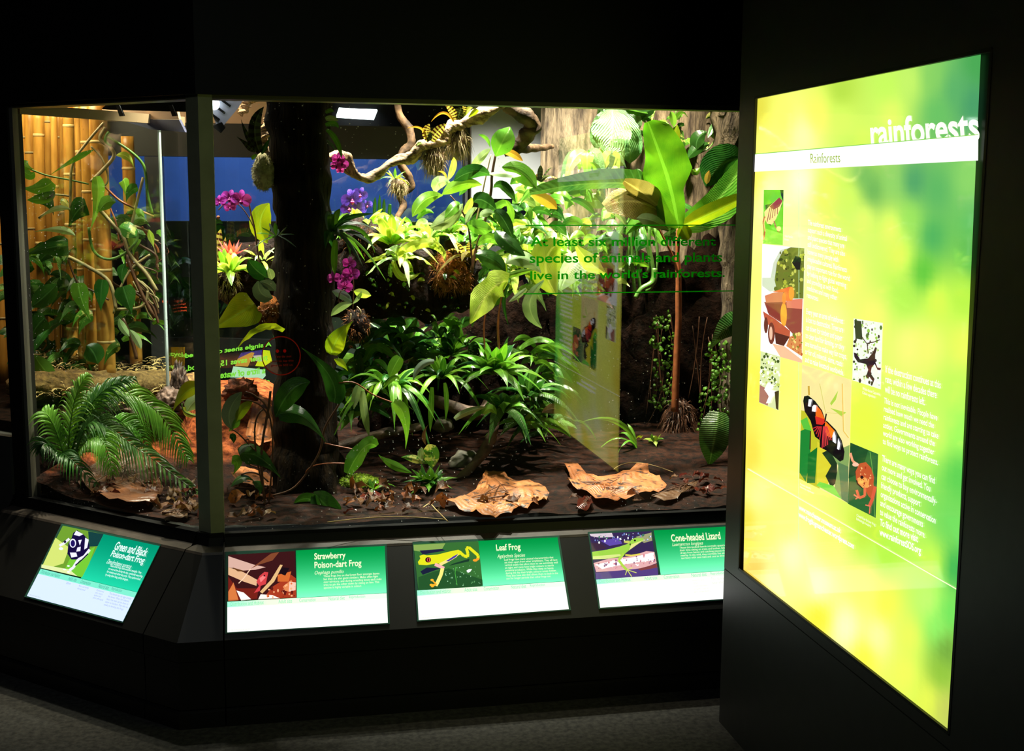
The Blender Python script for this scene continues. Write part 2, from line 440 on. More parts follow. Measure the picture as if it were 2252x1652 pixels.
# plinth units carrying the labels: section (distance out from glass, height)
SEC = [(.05, .0), (.05, .44), (.03, .535), (.035, .505), (.08, .497), (.265, .497-.185*T50), (.265, .215), (.262, .21), (.262, .06), (.256, .055), (.27, .05), (.27, .0)]
def unit(name, ends, label):
    t = thing(name, label, 'display plinth', (ends[0][0]+ends[-1][0])/2)
    b = MB(); b.sweep([[p+dr*d+V((0, 0, z)) for d, z in SEC] for p, dr in ends]); b.build('body', M['black'], t, smooth=False)
    s2 = [(.0, .51), (.0, .547), (.028, .547), (.034, .51)]
    b = MB(); b.sweep([[p+dr*d+V((0, 0, z)) for d, z in s2] for p, dr in ends]); b.build('window_sill', M['black_matt'], t, smooth=False)
    s3 = [(.034, .5), (.034, .509), (.078, .501), (.083, .494), (.07, .488)]
    b = MB(); b.sweep([[p+dr*d+V((0, 0, z)) for d, z in s3] for p, dr in ends]); b.build('edge_strip', M['strip'], t, smooth=False)
    return t
g = .0022
uA = unit('display_plinth', [(V((XE, GY, 0)), N0), (V((-.155+g, GY, 0)), N0)], 'long black sloping plinth under the main window carrying three lit labels')
uB = unit('display_plinth', [(V((-.155-g, GY, 0)), N0), (CC, MI), (CC+L*.043, NL)], 'narrow black corner wedge of the plinth below the window post')
uC = unit('display_plinth', [(CC+L*(.043+2*g), NL), (CC+L*.965, NL)], 'black sloping plinth under the left window carrying one lit label')

# right hand partition with the light box
PY0, PY1, PZ0, PZ1 = 2.13, 3.272, .532, 1.908
b = MB()
yf, yn = 3.385, .6
b.box(XW, XW+.16, yn, yf, 0, .497); 
b.box(XW, XW+.16, yn, yf, PZ1+.004, 3.4)
b.box(XW, XW+.16, PY1+.004, yf, .5, PZ1+.004); b.box(XW, XW+.16, yn, PY0-.004, .5, PZ1+.004); b.box(XW, XW+.16, PY0-.004, PY1+.004, .5, PZ0-.004)
struct('wall_partition', b, M['panelwall'])
b = MB(); b.box(XW+.001, XW+.16, yn, yf, .4955, .502); struct('trim_5', b, M['black_matt'])
b = MB(); b.box(XW+.16, XW+.2, yn, 3.6, 0, 3.4); struct('wall_service', b, M['black_matt'])
b = MB(); b.box(2.36, 2.4, 3.95, 7.5, 0, 3.4); struct('wall_tank_side', b, M['black_matt'])

# ================================================================== LIGHT BOX
PP = Plane((XW+.006, 0, 0), (-1, 0, 0))
lb = thing('light_box', 'tall glowing yellow-green rainforests poster in a black wall', 'light box', (XW+.03, 2.7, PZ0))
b = MB()
for a in ((PY0-.004, PY0+.004, PZ0, PZ1), (PY1-.004, PY1+.004, PZ0, PZ1), (PY0, PY1, PZ0-.004, PZ0+.004), (PY0, PY1, PZ1-.004, PZ1+.004)): b.box(XW-.001, XW+.012, *a)
b.box(XW+.012, XW+.1, PY0, PY1, PZ0, PZ1)
b.build('frame', M['black'], lb, smooth=False)
CP = [(1665, 240, (222, 214, 70)), (1720, 260, (244, 252, 110)), (1800, 250, (244, 255, 100)), (1850, 200, (175, 215, 70)), (1850, 260, (210, 245, 95)), (1950, 190, (190, 240, 90)),
 (1960, 250, (222, 250, 100)), (2000, 180, (190, 235, 100)), (2050, 170, (130, 200, 95)), (2100, 200, (88, 170, 100)), (2150, 140, (70, 160, 80)), (2140, 230, (70, 150, 100)), (2060, 250, (100, 185, 95)),
 (1765, 300, (255, 255, 170)), (1700, 310, (250, 250, 120)), (1900, 320, (215, 245, 90)),
 (1665, 400, (250, 240, 90)), (1690, 420, (235, 250, 190)), (1760, 400, (246, 255, 205)), (1760, 560, (245, 255, 180)), (1820, 420, (232, 255, 90)), (1870, 430, (210, 245, 90)),
 (1900, 385, (110, 180, 90)), (1920, 420, (100, 170, 85)), (1960, 400, (140, 205, 100)), (2010, 400, (75, 155, 100)), (2060, 420, (90, 175, 95)), (2130, 400, (135, 205, 100)), (2140, 480, (95, 185, 95)),
 (1900, 480, (225, 250, 105)), (1960, 500, (232, 255, 100)), (2000, 480, (150, 220, 90)), (2050, 520, (75, 170, 90)), (2030, 600, (90, 190, 60)), (1980, 560, (225, 255, 90)), (2140, 560, (85, 175, 75)),
 (1990, 650, (175, 235, 80)), (2060, 660, (215, 250, 80)), (2120, 650, (180, 235, 70)), (1860, 600, (246, 255, 110)), (1700, 700, (250, 255, 140)), (1655, 650, (240, 250, 120)), (1820, 720, (242, 255, 150)), (1920, 700, (240, 255, 110)),
 (2040, 760, (238, 255, 110)), (2000, 760, (240, 255, 120)), (2120, 760, (228, 255, 90)), (2100, 850, (190, 255, 90)), (1900, 930, (225, 248, 70)), (2120, 950, (150, 240, 90)), (2110, 1050, (90, 200, 80)), (2050, 950, (205, 250, 100)),
 (1655, 850, (245, 235, 80)), (1650, 1000, (240, 220, 75)), (1700, 1000, (252, 255, 110)), (1670, 1090, (252, 250, 150)), (1730, 930, (250, 255, 120)), (1640, 1150, (235, 220, 70)), (1680, 1160, (252, 240, 120)),
 (1730, 1160, (246, 250, 130)), (1740, 1220, (255, 255, 190)), (1830, 1200, (238, 252, 110)), (1900, 1180, (190, 225, 60)), (1950, 1220, (175, 235, 70)), (2090, 1150, (110, 210, 90)), (2100, 1250, (60, 175, 80)), (2050, 1240, (200, 245, 80)),
 (1700, 1270, (255, 245, 150)), (1800, 1290, (252, 255, 180)), (1900, 1300, (255, 255, 110)), (1950, 1330, (240, 250, 80)), (2040, 1320, (190, 255, 110)), (2090, 1350, (110, 220, 90)), (1860, 1380, (252, 255, 190)),
 (1930, 1400, (245, 255, 160)), (2000, 1400, (230, 250, 90)), (2080, 1430, (110, 160, 60)), (2060, 1380, (140, 235, 100)), (2070, 1480, (140, 190, 60)), (1990, 1480, (235, 255, 90)), (1900, 1450, (245, 240, 70)), (2080, 1560, (190, 200, 90)), (2040, 1540, (225, 240, 80)), (1800, 1360, (250, 235, 60)), (1660, 1260, (240, 205, 80))]
def idw(px, py, pts=CP, s=1.0):
    w = 0; c = [0, 0, 0]
    for x, y, q in pts:
        d = ((px-x)*1.5)**2+(py-y)**2+500; k = 1/d**1.55; w += k
        for i in range(3): c[i] += q[i]*k
    return [v/w for v in c]
ART = Print(PP, 0)
ART.grid([(1655, 219), (2157, 120), (2090, 1609), (1635, 1256)], lambda u, v, x, y: idw(x, y), 46, 90)
# the perspective-correct colour lookup needs the pixel a plane point is seen at
def proj(p):
    v = p-EYE; z = v.dot(FWD); return W/2+F*v.dot(RGT)/z, H/2-F*v.dot(UPV)/z
cols = [lin(idw(*proj(v))) for v in ART.v]; ART.col = [[cols[i] for i in f] for f in ART.f]
ART.build('poster', M['lit'], lb)
def onp(name, fn, off=.0008, mat='lit', plane=PP, parent=lb, crop=(0, 0, 1)):
    p = Print(plane, off, crop); fn(p); return p.build(name, M[mat], parent)
# title, cut by the white band
lettering('title_lettering', 'rainforests', PP, (1912, 262), (2150, 240), (1916, 322), (255, 255, 235), M['lit'], lb, .0012, bold=.025)
def band(p):
    p.poly((255, 255, 246), [(1654, 340), (2151.5, 297), (2151, 353), (1653.5, 378)])
    p.line((120, 200, 70), [(1654, 339.5), (2151.5, 296)], 1.6)
    p.line((200, 245, 190), [(1757, 380), (1756, 1190)], .8)
    p.line((250, 250, 200), [(1644, 1031), (2107, 1298)], 2.2)
onp('white_band', band, .0018)
lettering('subtitle_lettering', 'Rainforests', PP, (1782, 338), (1847, 335), (1783, 359), (150, 180, 70), M['lit'], lb, .003)
def txt(nm, t, TL, TR, BL, bold=.012, col=(255, 255, 245), **k): lettering(nm, t, PP, TL, TR, BL, col, M['lit'], lb, .002, bold=bold, **k)
txt('body_lettering', 'The rainforest environments\nsupport such a diversity of animal\nand plant species that many are\nstill undiscovered. They are also\nhome to many people with\nirreplaceable cultures. Rainforests\nplay an important role for the world\nby helping to fight global warming\nand providing us with food,\nmedicines and many other\nresources.', (1777, 483), (1871, 503), (1774, 654))
txt('body_lettering', 'Every year an area of rainforest\nis lost to destruction. Trees are\ncut down for timber and paper\nto clear land for farming, or they\nare burned to make way for crops,\nor for oil, minerals, dams, roads\nand to raise livestock worldwide.', (1773, 678), (1864, 702), (1770, 796))
txt('body_lettering', 'If the destruction continues at this\nrate, within a few decades there\nwill be no rainforests left.', (1947, 803), (2069, 838), (1946, 863))
txt('body_lettering', 'This is not inevitable. People have\nrealised how much we need the\nrainforests and are starting to take\naction. Governments around the\nworld are also working together\nto find ways to protect rainforests.', (1944, 874), (2066, 913), (1941, 980))
txt('body_lettering', 'There are many ways you can find\nout more and get involved. You\ncan choose to buy environmentally-\nfriendly products, support\norganizations active in conservation\nand encourage governments\nto value the rainforests more.', (1940, 1000), (2062, 1052), (1935, 1132))
txt('body_lettering', 'To find out more visit\nwww.rainforestSOS.org', (1935, 1140), (2026, 1180), (1934, 1182), bold=.022)
txt('web_lettering', 'www.manchester.museum.ac.uk\nwww.frogblogmanchester.wordpress.com', (1757, 1109), (1879, 1178), (1756, 1140), bold=.03)
for t, a, c_, d in (('Harlequin Poison Dart,\nRanitomeya', (1726, 516), (1744, 519), (1725, 530)), ('White-faced Capuchin,\nCebus capucinus', (1897, 851), (1937, 865), (1896, 868)), ('Postman butterfly,\nHeliconius melpomene', (1760, 1062), (1790, 1076), (1759, 1074)), ('Costa Rican Brown Frog,\nIsthmohyla rivularis', (1884, 1130), (1926, 1152), (1883, 1145))):
    txt('caption_lettering', t, a, c_, d, bold=0)
cr3 = (1640, 400, 3.932)
def ph1(p):
    p.poly((110, 205, 45), [(157, 70), (327, 70), (320, 547), (150, 535)])
    p.poly((150, 225, 70), [(157, 400), (322, 450), (320, 547), (150, 535)])
    p.poly((40, 60, 30), [(298, 70), (327, 70), (325, 170), (306, 120)])
    p.poly((60, 100, 30), [(170, 200), (215, 190), (300, 150), (318, 200), (250, 330), (215, 380), (175, 350)])
    p.poly((240, 222, 140), [(160, 260), (210, 205), (290, 135), (318, 165), (300, 230), (262, 320), (228, 370), (185, 362), (165, 320)])
    p.poly((150, 60, 60), [(205, 215), (290, 135), (318, 165), (290, 215), (240, 240)])
    for k in range(5): p.line((150, 60, 60), [(185+22*k, 345-16*k), (210+16*k, 225-12*k)], 6)
    p.line((190, 90, 60), [(165, 300), (152, 350), (165, 420), (155, 500)], 14)
    p.line((235, 215, 120), [(168, 310), (158, 360), (168, 430)], 8)
    p.line((170, 80, 80), [(245, 340), (262, 400), (295, 400)], 10); p.disc((240, 225, 130), (285, 405), 20, 22)
    p.line((170, 80, 60), [(270, 425), (300, 440)], 5)
onp('photograph', ph1, crop=cr3)['label'] = 'photo of a striped frog on green'
def ph2(p):
    p.poly((250, 250, 245), [(143, 537), (507, 575), (487, 1567), (127, 1463)])
    p.poly((205, 215, 190), [(300, 590), (390, 565), (507, 575), (500, 1010), (390, 910), (210, 950), (143, 900), (143, 830), (215, 830), (240, 700)])
    p.poly((110, 120, 45), [(390, 565), (507, 575), (498, 1010), (410, 1010), (270, 940), (250, 850), (270, 700), (320, 600)])
    p.speck([(175, 185, 60), (60, 65, 30), (90, 100, 35), (200, 205, 90)], [(300, 600), (500, 600), (492, 990), (240, 930)], 70, 5, 16, 4)
    p.poly((35, 35, 30), [(430, 640), (480, 660), (470, 760), (440, 760), (400, 700)])
    p.poly((150, 75, 60), [(160, 1040), (320, 1040), (490, 1015), (484, 1300), (420, 1330), (340, 1240), (200, 1150)])
    p.poly((225, 130, 100), [(350, 1020), (492, 1012), (489, 1100), (355, 1090)])
    p.poly((215, 130, 90), [(165, 985), (250, 955), (325, 950), (330, 1040), (175, 1045)])
    p.poly((235, 120, 60), [(230, 950), (390, 905), (415, 960), (400, 1030), (350, 1030), (330, 955)])
    p.disc((250, 165, 60), (395, 965), 24, 58); p.disc((250, 170, 60), (328, 1150), 28, 105); p.disc((235, 140, 60), (332, 1010), 18, 50)
    p.poly((140, 60, 50), [(175, 1050), (300, 1060), (300, 1200), (190, 1130)])
    p.poly((190, 90, 60), [(150, 1120), (260, 1190), (385, 1290), (380, 1360), (250, 1300), (165, 1200)])
    p.disc((120, 60, 45), (222, 1310), 30, 95); p.disc((235, 190, 160), (218, 1310), 14, 60); p.disc((110, 55, 40), (175, 1240), 18, 70)
    p.poly((90, 45, 35), [(250, 1300), (380, 1340), (330, 1420), (260, 1400)])
    p.poly((245, 190, 150), [(230, 1400), (330, 1420), (487, 1540), (487, 1567), (300, 1515)])
    p.poly((215, 140, 80), [(380, 1340), (486, 1300), (486, 1510), (350, 1420)])
    p.speck([(235, 215, 120), (190, 90, 50), (120, 130, 40)], [(400, 1320), (486, 1300), (486, 1500), (390, 1430)], 30, 4, 10, 5)
onp('photograph', ph2, crop=cr3)['label'] = 'photo of a truck loaded with logs'
cr4 = (1640, 760, 3.934)
def ph3(p):
    p.poly((215, 225, 165), [(130, 50), (300, 95), (284, 563), (115, 495)])
    p.speck([(60, 75, 30), (250, 250, 235), (190, 205, 90), (255, 255, 245), (90, 110, 40)], [(135, 60), (295, 100), (288, 380), (125, 330)], 90, 5, 13, 6)
    p.poly((170, 115, 100), [(122, 340), (190, 380), (200, 470), (190, 520), (116, 490)])
    p.poly((255, 250, 250), [(190, 320), (215, 320), (225, 385), (284, 400), (230, 450), (210, 500), (175, 500), (200, 440), (160, 380)])
    p.poly((70, 60, 30), [(250, 400), (288, 390), (282, 560), (262, 545)])
onp('photograph', ph3, crop=cr4)['label'] = 'photo of a forest waterfall'
def ph4(p):
    p.poly((238, 222, 150), [(487, 163), (916, 298), (886, 1365), (462, 1150)])
    p.poly((190, 190, 40), [(480, 560), (640, 600), (640, 1240), (462, 1150)])
    p.poly((30, 130, 50), [(474, 740), (560, 700), (560, 950), (520, 1180), (466, 1100)])
    p.poly((90, 190, 60), [(474, 650), (530, 620), (570, 740), (500, 720)])
    p.poly((20, 110, 40), [(540, 940), (620, 880), (600, 1190), (530, 1190)])
    p.poly((215, 205, 50), [(620, 830), (700, 900), (760, 1000), (700, 1250), (615, 1200)])
    p.poly((30, 50, 30), [(660, 930), (720, 900), (790, 1000), (790, 1180), (740, 1230), (690, 1130), (740, 1040)])
    p.poly((130, 160, 90), [(740, 930), (900, 860), (890, 1050), (800, 1010), (830, 1330), (760, 1280), (800, 1040)])
    p.poly((90, 125, 80), [(800, 1010), (890, 1050), (886, 1365), (830, 1330)])
    p.poly((120, 215, 70), [(610, 1210), (640, 1180), (760, 1215), (830, 1330), (720, 1270)])
    p.poly((170, 205, 70), [(730, 500), (800, 390), (780, 470), (740, 520)]); p.poly((170, 205, 70), [(730, 540), (870, 580), (830, 610)])
    p.line((200, 190, 90), [(640, 330), (690, 580)], 4); p.line((200, 190, 90), [(700, 580), (800, 590), (840, 620)], 3); p.line((200, 160, 60), [(545, 350), (548, 430)], 16); p.line((60, 40, 30), [(560, 740), (556, 900)], 10)
    p.line((230, 190, 90), [(835, 330), (845, 740), (890, 800)], 8)
    p.poly((18, 12, 18), [(497, 480), (505, 440), (540, 432), (600, 480), (660, 560), (690, 650), (670, 700), (640, 820), (600, 790), (560, 650), (510, 570)])
    p.poly((235, 105, 25), [(605, 510), (650, 560), (685, 640), (660, 665), (605, 640)])
    p.poly((210, 45, 35), [(600, 610), (690, 640), (680, 690), (610, 680)]); 
    p.poly((18, 12, 18), [(660, 690), (700, 650), (780, 730), (830, 820), (855, 920), (845, 990), (815, 1005), (750, 950), (700, 910), (640, 880), (640, 790)])
    p.poly((240, 120, 25), [(690, 655), (770, 740), (745, 800), (700, 780), (680, 720)])
    for k in range(5): p.line((205, 45, 50), [(655-8*k, 700), (640-16*k, 815-24*k)], 7)
    for k in range(6): p.line((215, 60, 65), [(672+6*k, 700), (660+16*k, 890-10*k if k < 4 else 820)], 7)
    for q in ([(545, 465), (573, 466), (560, 530), (538, 525)], [(575, 530), (590, 512), (612, 520), (603, 575), (572, 570)], [(765, 740), (778, 780), (780, 850), (752, 830), (750, 780)], [(800, 800), (818, 850), (808, 905), (790, 895)]): p.poly((245, 245, 250), q)
    p.line((15, 10, 15), [(697, 590), (685, 660)], 12)
onp('photograph', ph4, crop=cr4)['label'] = 'photo of a black and orange butterfly'
def ph5(p):
    p.poly((235, 240, 225), [(934, -235), (1185, -195), (1168, 380), (922, 300)])
    p.speck([(90, 120, 50), (255, 255, 250), (60, 50, 40), (150, 200, 80), (255, 255, 255), (200, 220, 150)], [(940, -230), (1175, -190), (1160, 365), (930, 295)], 150, 4, 14, 8)
    p.poly((60, 70, 40), [(940, -220), (1000, -210), (1010, -50), (950, -60)])
    p.poly((45, 28, 38), [(935, 60), (960, 70), (990, 120), (1060, 110), (1100, 60), (1120, 15), (1135, 20), (1120, 80), (1120, 140), (1140, 190), (1170, 195), (1165, 215), (1140, 210), (1115, 160), (1090, 190), (1080, 240), (1115, 290), (1105, 320), (1070, 270), (1060, 290), (1040, 270), (1060, 210), (1040, 160), (970, 145), (940, 100)])
    p.line((60, 40, 40), [(1060, 70), (1050, -20), (1110, -30), (1160, -50)], 8); p.line((60, 40, 40), [(1060, 0), (1000, -80)], 7)
onp('photograph', ph5, crop=cr4)['label'] = 'photo of a monkey in the trees'
def ph6(p):
    p.poly((45, 100, 50), [(905, 840), (1146, 940), (1124, 1492), (884, 1370)])
    p.poly((30, 75, 40), [(905, 840), (1060, 905), (1000, 1100), (890, 1150)])
    p.line((100, 160, 70), [(1075, 920), (1100, 1100), (1115, 1480)], 6)
    p.line((240, 160, 120), [(905, 930), (925, 1000), (980, 1040)], 20); p.disc((245, 190, 160), (950, 1030), 28, 18)
    p.poly((30, 15, 15), [(945, 1080), (960, 1200), (1010, 1240), (990, 1120)])
    p.poly((190, 85, 45), [(950, 1090), (985, 1020), (1040, 1010), (1085, 1060), (1110, 1140), (1105, 1200), (1120, 1250), (1095, 1340), (1060, 1300), (1030, 1240), (990, 1200), (955, 1160)])
    p.poly((235, 160, 80), [(965, 1150), (1010, 1130), (1070, 1160), (1060, 1230), (1010, 1230), (970, 1190)])
    p.disc((40, 15, 20), (1005, 1140), 14); p.disc((240, 190, 90), (1000, 1180), 20, 16)
    p.line((225, 110, 70), [(1030, 1230), (1030, 1300), (980, 1320), (960, 1250)], 22); p.line((235, 130, 90), [(980, 1320), (935, 1290)], 12); p.line((235, 130, 90), [(975, 1310), (950, 1330)], 10)
    p.line((215, 90, 60), [(1120, 1220), (1095, 1330), (1070, 1390)], 28); p.line((235, 120, 90), [(1075, 1390), (1035, 1380)], 10); p.line((235, 120, 90), [(1075, 1390), (1070, 1455)], 9)
    p.speck([(250, 200, 130), (160, 55, 30)], [(975, 1040), (1080, 1060), (1110, 1240), (1010, 1230)], 24, 3, 7, 9)
onp('photograph', ph6, crop=cr4)['label'] = 'photo of an orange frog on a leaf'

# ================================================================== FOUR LIT LABELS
n1 = V((0, -math.sin(math.radians(50)), math.cos(math.radians(50))))
PLM = Plane(V((0, GY-.08, .497)), n1)
n2 = NL*math.sin(math.radians(50))+V((0, 0, math.cos(math.radians(50))))
PLL = Plane(CC+NL*.08+V((0, 0, .497)), n2)
def label_panel(lab, plane, quad, photo_u, crop, title, latin, body, ph, cold=False, extra=None, tbox=None):
    """quad TL TR BR BL in photo pixels"""
    c = [plane.at(*q) for q in quad]
    # true rectangle from the quad
    o = c[0]; ux = (c[1]-c[0]); 
    t = thing('information_label', lab, 'sign', sum(c, V((0, 0, 0)))/4, 'backlit species labels on the sloping plinth')
    def pt(u, v, off=0): return (c[0]*(1-u)*(1-v)+c[1]*u*(1-v)+c[2]*u*v+c[3]*(1-u)*v)+plane.n*off
    b = MB(); q = [pt(-.012, -.02), pt(1.012, -.02), pt(1.012, 1.02), pt(-.012, 1.02)]
    b.hull8([p+plane.n*.0035 for p in q][::-1], [p-plane.n*.004 for p in q][::-1]); b.build('backing', plain('label_backing', (60, 110, 95), .3), t, smooth=False)
    # colour field
    def uvpix(u, v):
        x, y = proj(pt(u, v)); return x, y
    pr = Print(plane, .004)
    gtop, gbot = ((0, 140, 105), (30, 205, 160)) if cold else ((0, 140, 62), (125, 255, 190))
    wht = (205, 222, 255) if cold else (255, 255, 250)
    def Q(u0, v0, u1, v1): return [uvpix(u0, v0), uvpix(u1, v0), uvpix(u1, v1), uvpix(u0, v1)]
    pr.poly(wht, Q(0, .67, 1, 1))
    pr.grid(Q(photo_u, 0, 1, .62), lambda u, v, x, y: [gtop[i]+(gbot[i]-gtop[i])*(v**1.3) for i in range(3)], 6, 10)
    pr.grid(Q(0, .62, 1, .69), lambda u, v, x, y: ([120, 225, 195] if cold else [150+75*min(1, u*4), 255, 205+20*u]), 8, 1)
    pr.line((20, 130, 90), [uvpix(photo_u, .62), uvpix(1, .62)], .8)
    pr.build('printed_face', M['lab'], t)
    pp = Print(plane, .0046, crop); ph(pp); pp.build('photograph', M['lab'], t)
    def T(nm, s, u0, v0, u1, v1, col, bold=0, shear=0):
        lettering(nm, s, plane, uvpix(u0, v0), uvpix(u1, v0), uvpix(u0, v1), col, M['lab'], t, .0075, bold=bold, shear=shear)
    wcol = (220, 245, 240) if cold else (230, 240, 195)
    for a in title: T('title_lettering', *a, wcol, .02)
    T('latin_lettering', *latin, wcol, 0, .35)
    T('body_lettering', *body, wcol, .008)
    g = (70, 150, 140) if cold else (120, 205, 160)
    for s, u in (('Distribution and Habitat', .02), ('Adult size', .315), ('Conservation', .445), ('Natural diet', .63), ('Reproduction', .76)):
        T('heading_lettering', s, u, .628, u+.0085*len(s), .676, g)
    for s, u0, v0, u1, v1 in (extra or []): T('note_lettering', s, u0, v0, u1, v1, (150, 165, 215) if cold else (190, 205, 180))
    T('credit_lettering', 'Images by museum photographic department', .02, .965, .14, .985, (170, 175, 150))
    return t
crS = (480, 1160, 5.362)
def pS(p):
    p.poly((55, 20, 22), [(118, 325), (905, 280), (922, 828), (115, 872)])
    p.poly((205, 165, 150), [(118, 340), (420, 440), (560, 470), (440, 500), (300, 510), (118, 470)])
    p.poly((215, 170, 130), [(118, 470), (300, 530), (460, 620), (450, 690), (300, 640), (118, 560)])
    p.poly((100, 60, 30), [(160, 470), (330, 520), (230, 520)])
    p.poly((120, 65, 40), [(380, 490), (620, 310), (720, 290), (640, 390), (480, 440)])
    p.poly((110, 30, 22), [(118, 580), (220, 720), (470, 720), (460, 840), (118, 865)])
    p.poly((160, 55, 30), [(560, 800), (640, 700), (860, 560), (915, 600), (920, 826), (640, 845)])
    p.poly((200, 100, 45), [(700, 560), (860, 520), (830, 640), (700, 640)]); p.poly((25, 12, 20), [(740, 470), (840, 480), (790, 570), (720, 540)])
    p.poly((205, 115, 60), [(118, 760), (180, 650), (240, 860), (118, 868)])
    p.poly((255, 250, 235), [(215, 745), (300, 770), (390, 850), (270, 862)]); p.poly((255, 240, 225), [(500, 790), (640, 800), (730, 838), (470, 850)])
    p.poly((215, 175, 120), [(490, 760), (620, 620), (730, 440), (760, 445), (660, 640), (520, 780)])
    p.poly((200, 60, 65), [(450, 640), (490, 570), (545, 525), (590, 530), (575, 600), (560, 670), (500, 690), (490, 750), (420, 775), (480, 690)])
    p.poly((235, 120, 120), [(485, 600), (540, 560), (560, 590), (500, 650)]); p.disc((50, 10, 20), (543, 570), 10)
    p.poly((215, 130, 80), [(760, 700), (860, 620), (900, 680), (850, 760), (790, 750)]); p.poly((235, 190, 170), [(840, 640), (915, 650), (912, 740), (830, 760)])
    p.line((235, 200, 170), [(380, 490), (300, 600), (240, 660)], 10); p.line((90, 30, 20), [(118, 860), (922, 828)], 3)
    p.speck([(215, 110, 60), (90, 25, 20), (235, 170, 120)], [(600, 700), (900, 650), (915, 810), (560, 830)], 25, 6, 16, 3)
label_panel('backlit green and white label headed Strawberry Poison-dart Frog, nearest the corner post', PLM, [(500, 1218), (846, 1201), (853, 1370), (500, 1391)], .43, crS,
    [('Strawberry', .545, .05, .745, .16), ('Poison-dart Frog', .545, .165, .845, .275)], ('Oophaga pumilio', .545, .285, .73, .345),
    ('These frogs live on the forest floor amongst leaves\nbut they are also good climbers. Males often fight\nover territory, and during wrestling bouts each male\ntries to pin the other down by sitting on him. This\nspecies is highly variable in colour.', .6, .345, .97, .53), pS)
crF = (880, 1140, 5.63)
def pF(p):
    p.poly((52, 105, 48), [(165, 320), (968, 285), (1024, 838), (225, 887)])
    p.poly((130, 160, 80), [(165, 330), (560, 310), (520, 380), (300, 420), (170, 400)])
    p.poly((30, 30, 60), [(240, 400), (520, 380), (560, 400), (280, 450)]); p.poly((25, 30, 55), [(250, 660), (330, 610), (500, 620), (280, 700)]); p.poly((25, 55, 40), [(660, 560), (860, 500), (850, 535), (600, 590)])
    p.poly((35, 80, 40), [(225, 730), (420, 660), (600, 620), (1018, 760), (1024, 838), (225, 887)])
    p.line((70, 165, 60), [(690, 600), (680, 680), (705, 830)], 8)
    p.speck([(150, 205, 160), (90, 150, 90)], [(560, 640), (980, 560), (1010, 820), (540, 850)], 40, 3, 7, 2)
    p.poly((215, 215, 30), [(220, 540), (250, 500), (240, 465), (290, 450), (330, 460), (460, 450), (620, 410), (720, 390), (760, 410), (770, 440), (740, 450), (640, 500), (560, 560), (450, 560), (330, 580), (230, 575)])
    p.poly((230, 215, 130), [(480, 560), (620, 490), (730, 435), (700, 480), (600, 540), (500, 590)]); p.poly((70, 55, 150), [(570, 530), (660, 470), (720, 440), (690, 480), (600, 535)])
    p.line((215, 215, 30), [(750, 430), (790, 465), (835, 478), (840, 440), (820, 370), (850, 360), (920, 420), (965, 460), (965, 500)], 36)
    p.disc((240, 150, 40), (930, 520), 30, 16); p.disc((240, 150, 40), (960, 505), 20, 14)
    p.line((240, 170, 170), [(430, 570), (500, 600), (545, 620)], 38)
    p.line((235, 225, 120), [(525, 620), (505, 700), (465, 790), (440, 835)], 44)
    for q in ((395, 765), (385, 825), (400, 840)): p.line((245, 165, 40), [(450, 820), q], 16); p.disc((250, 175, 40), q, 20, 14)
    p.disc((40, 10, 20), (347, 515), 36, 34); p.disc((205, 80, 75), (352, 515), 22, 26); p.disc((20, 5, 10), (350, 515), 8, 22)
    p.poly((250, 250, 250), [(820, 650), (850, 630), (890, 628), (870, 660), (840, 675)])
label_panel('backlit green and white label headed Leaf Frog, in the middle of the plinth', PLM, [(911, 1196), (1226, 1182), (1251, 1340), (921, 1364)], .43, crF,
    [('Leaf Frog', .56, .06, .73, .175)], ('Agalychnis Species', .56, .2, .755, .265),
    ('Leaf frogs have many unusual characteristics that\nset them apart from other amphibians. They all have\nvertical pupils that allow them to see extremely well\nat night, and many have bright colours to startle\npotential predators. While they sleep on leaves\nduring the day their bright colours remain hidden.\nThey also have skin that allows them to bask in the\nsun for longer periods than other frogs can.', .605, .265, .975, .555), pF)
crL = (1270, 1140, 6.086)
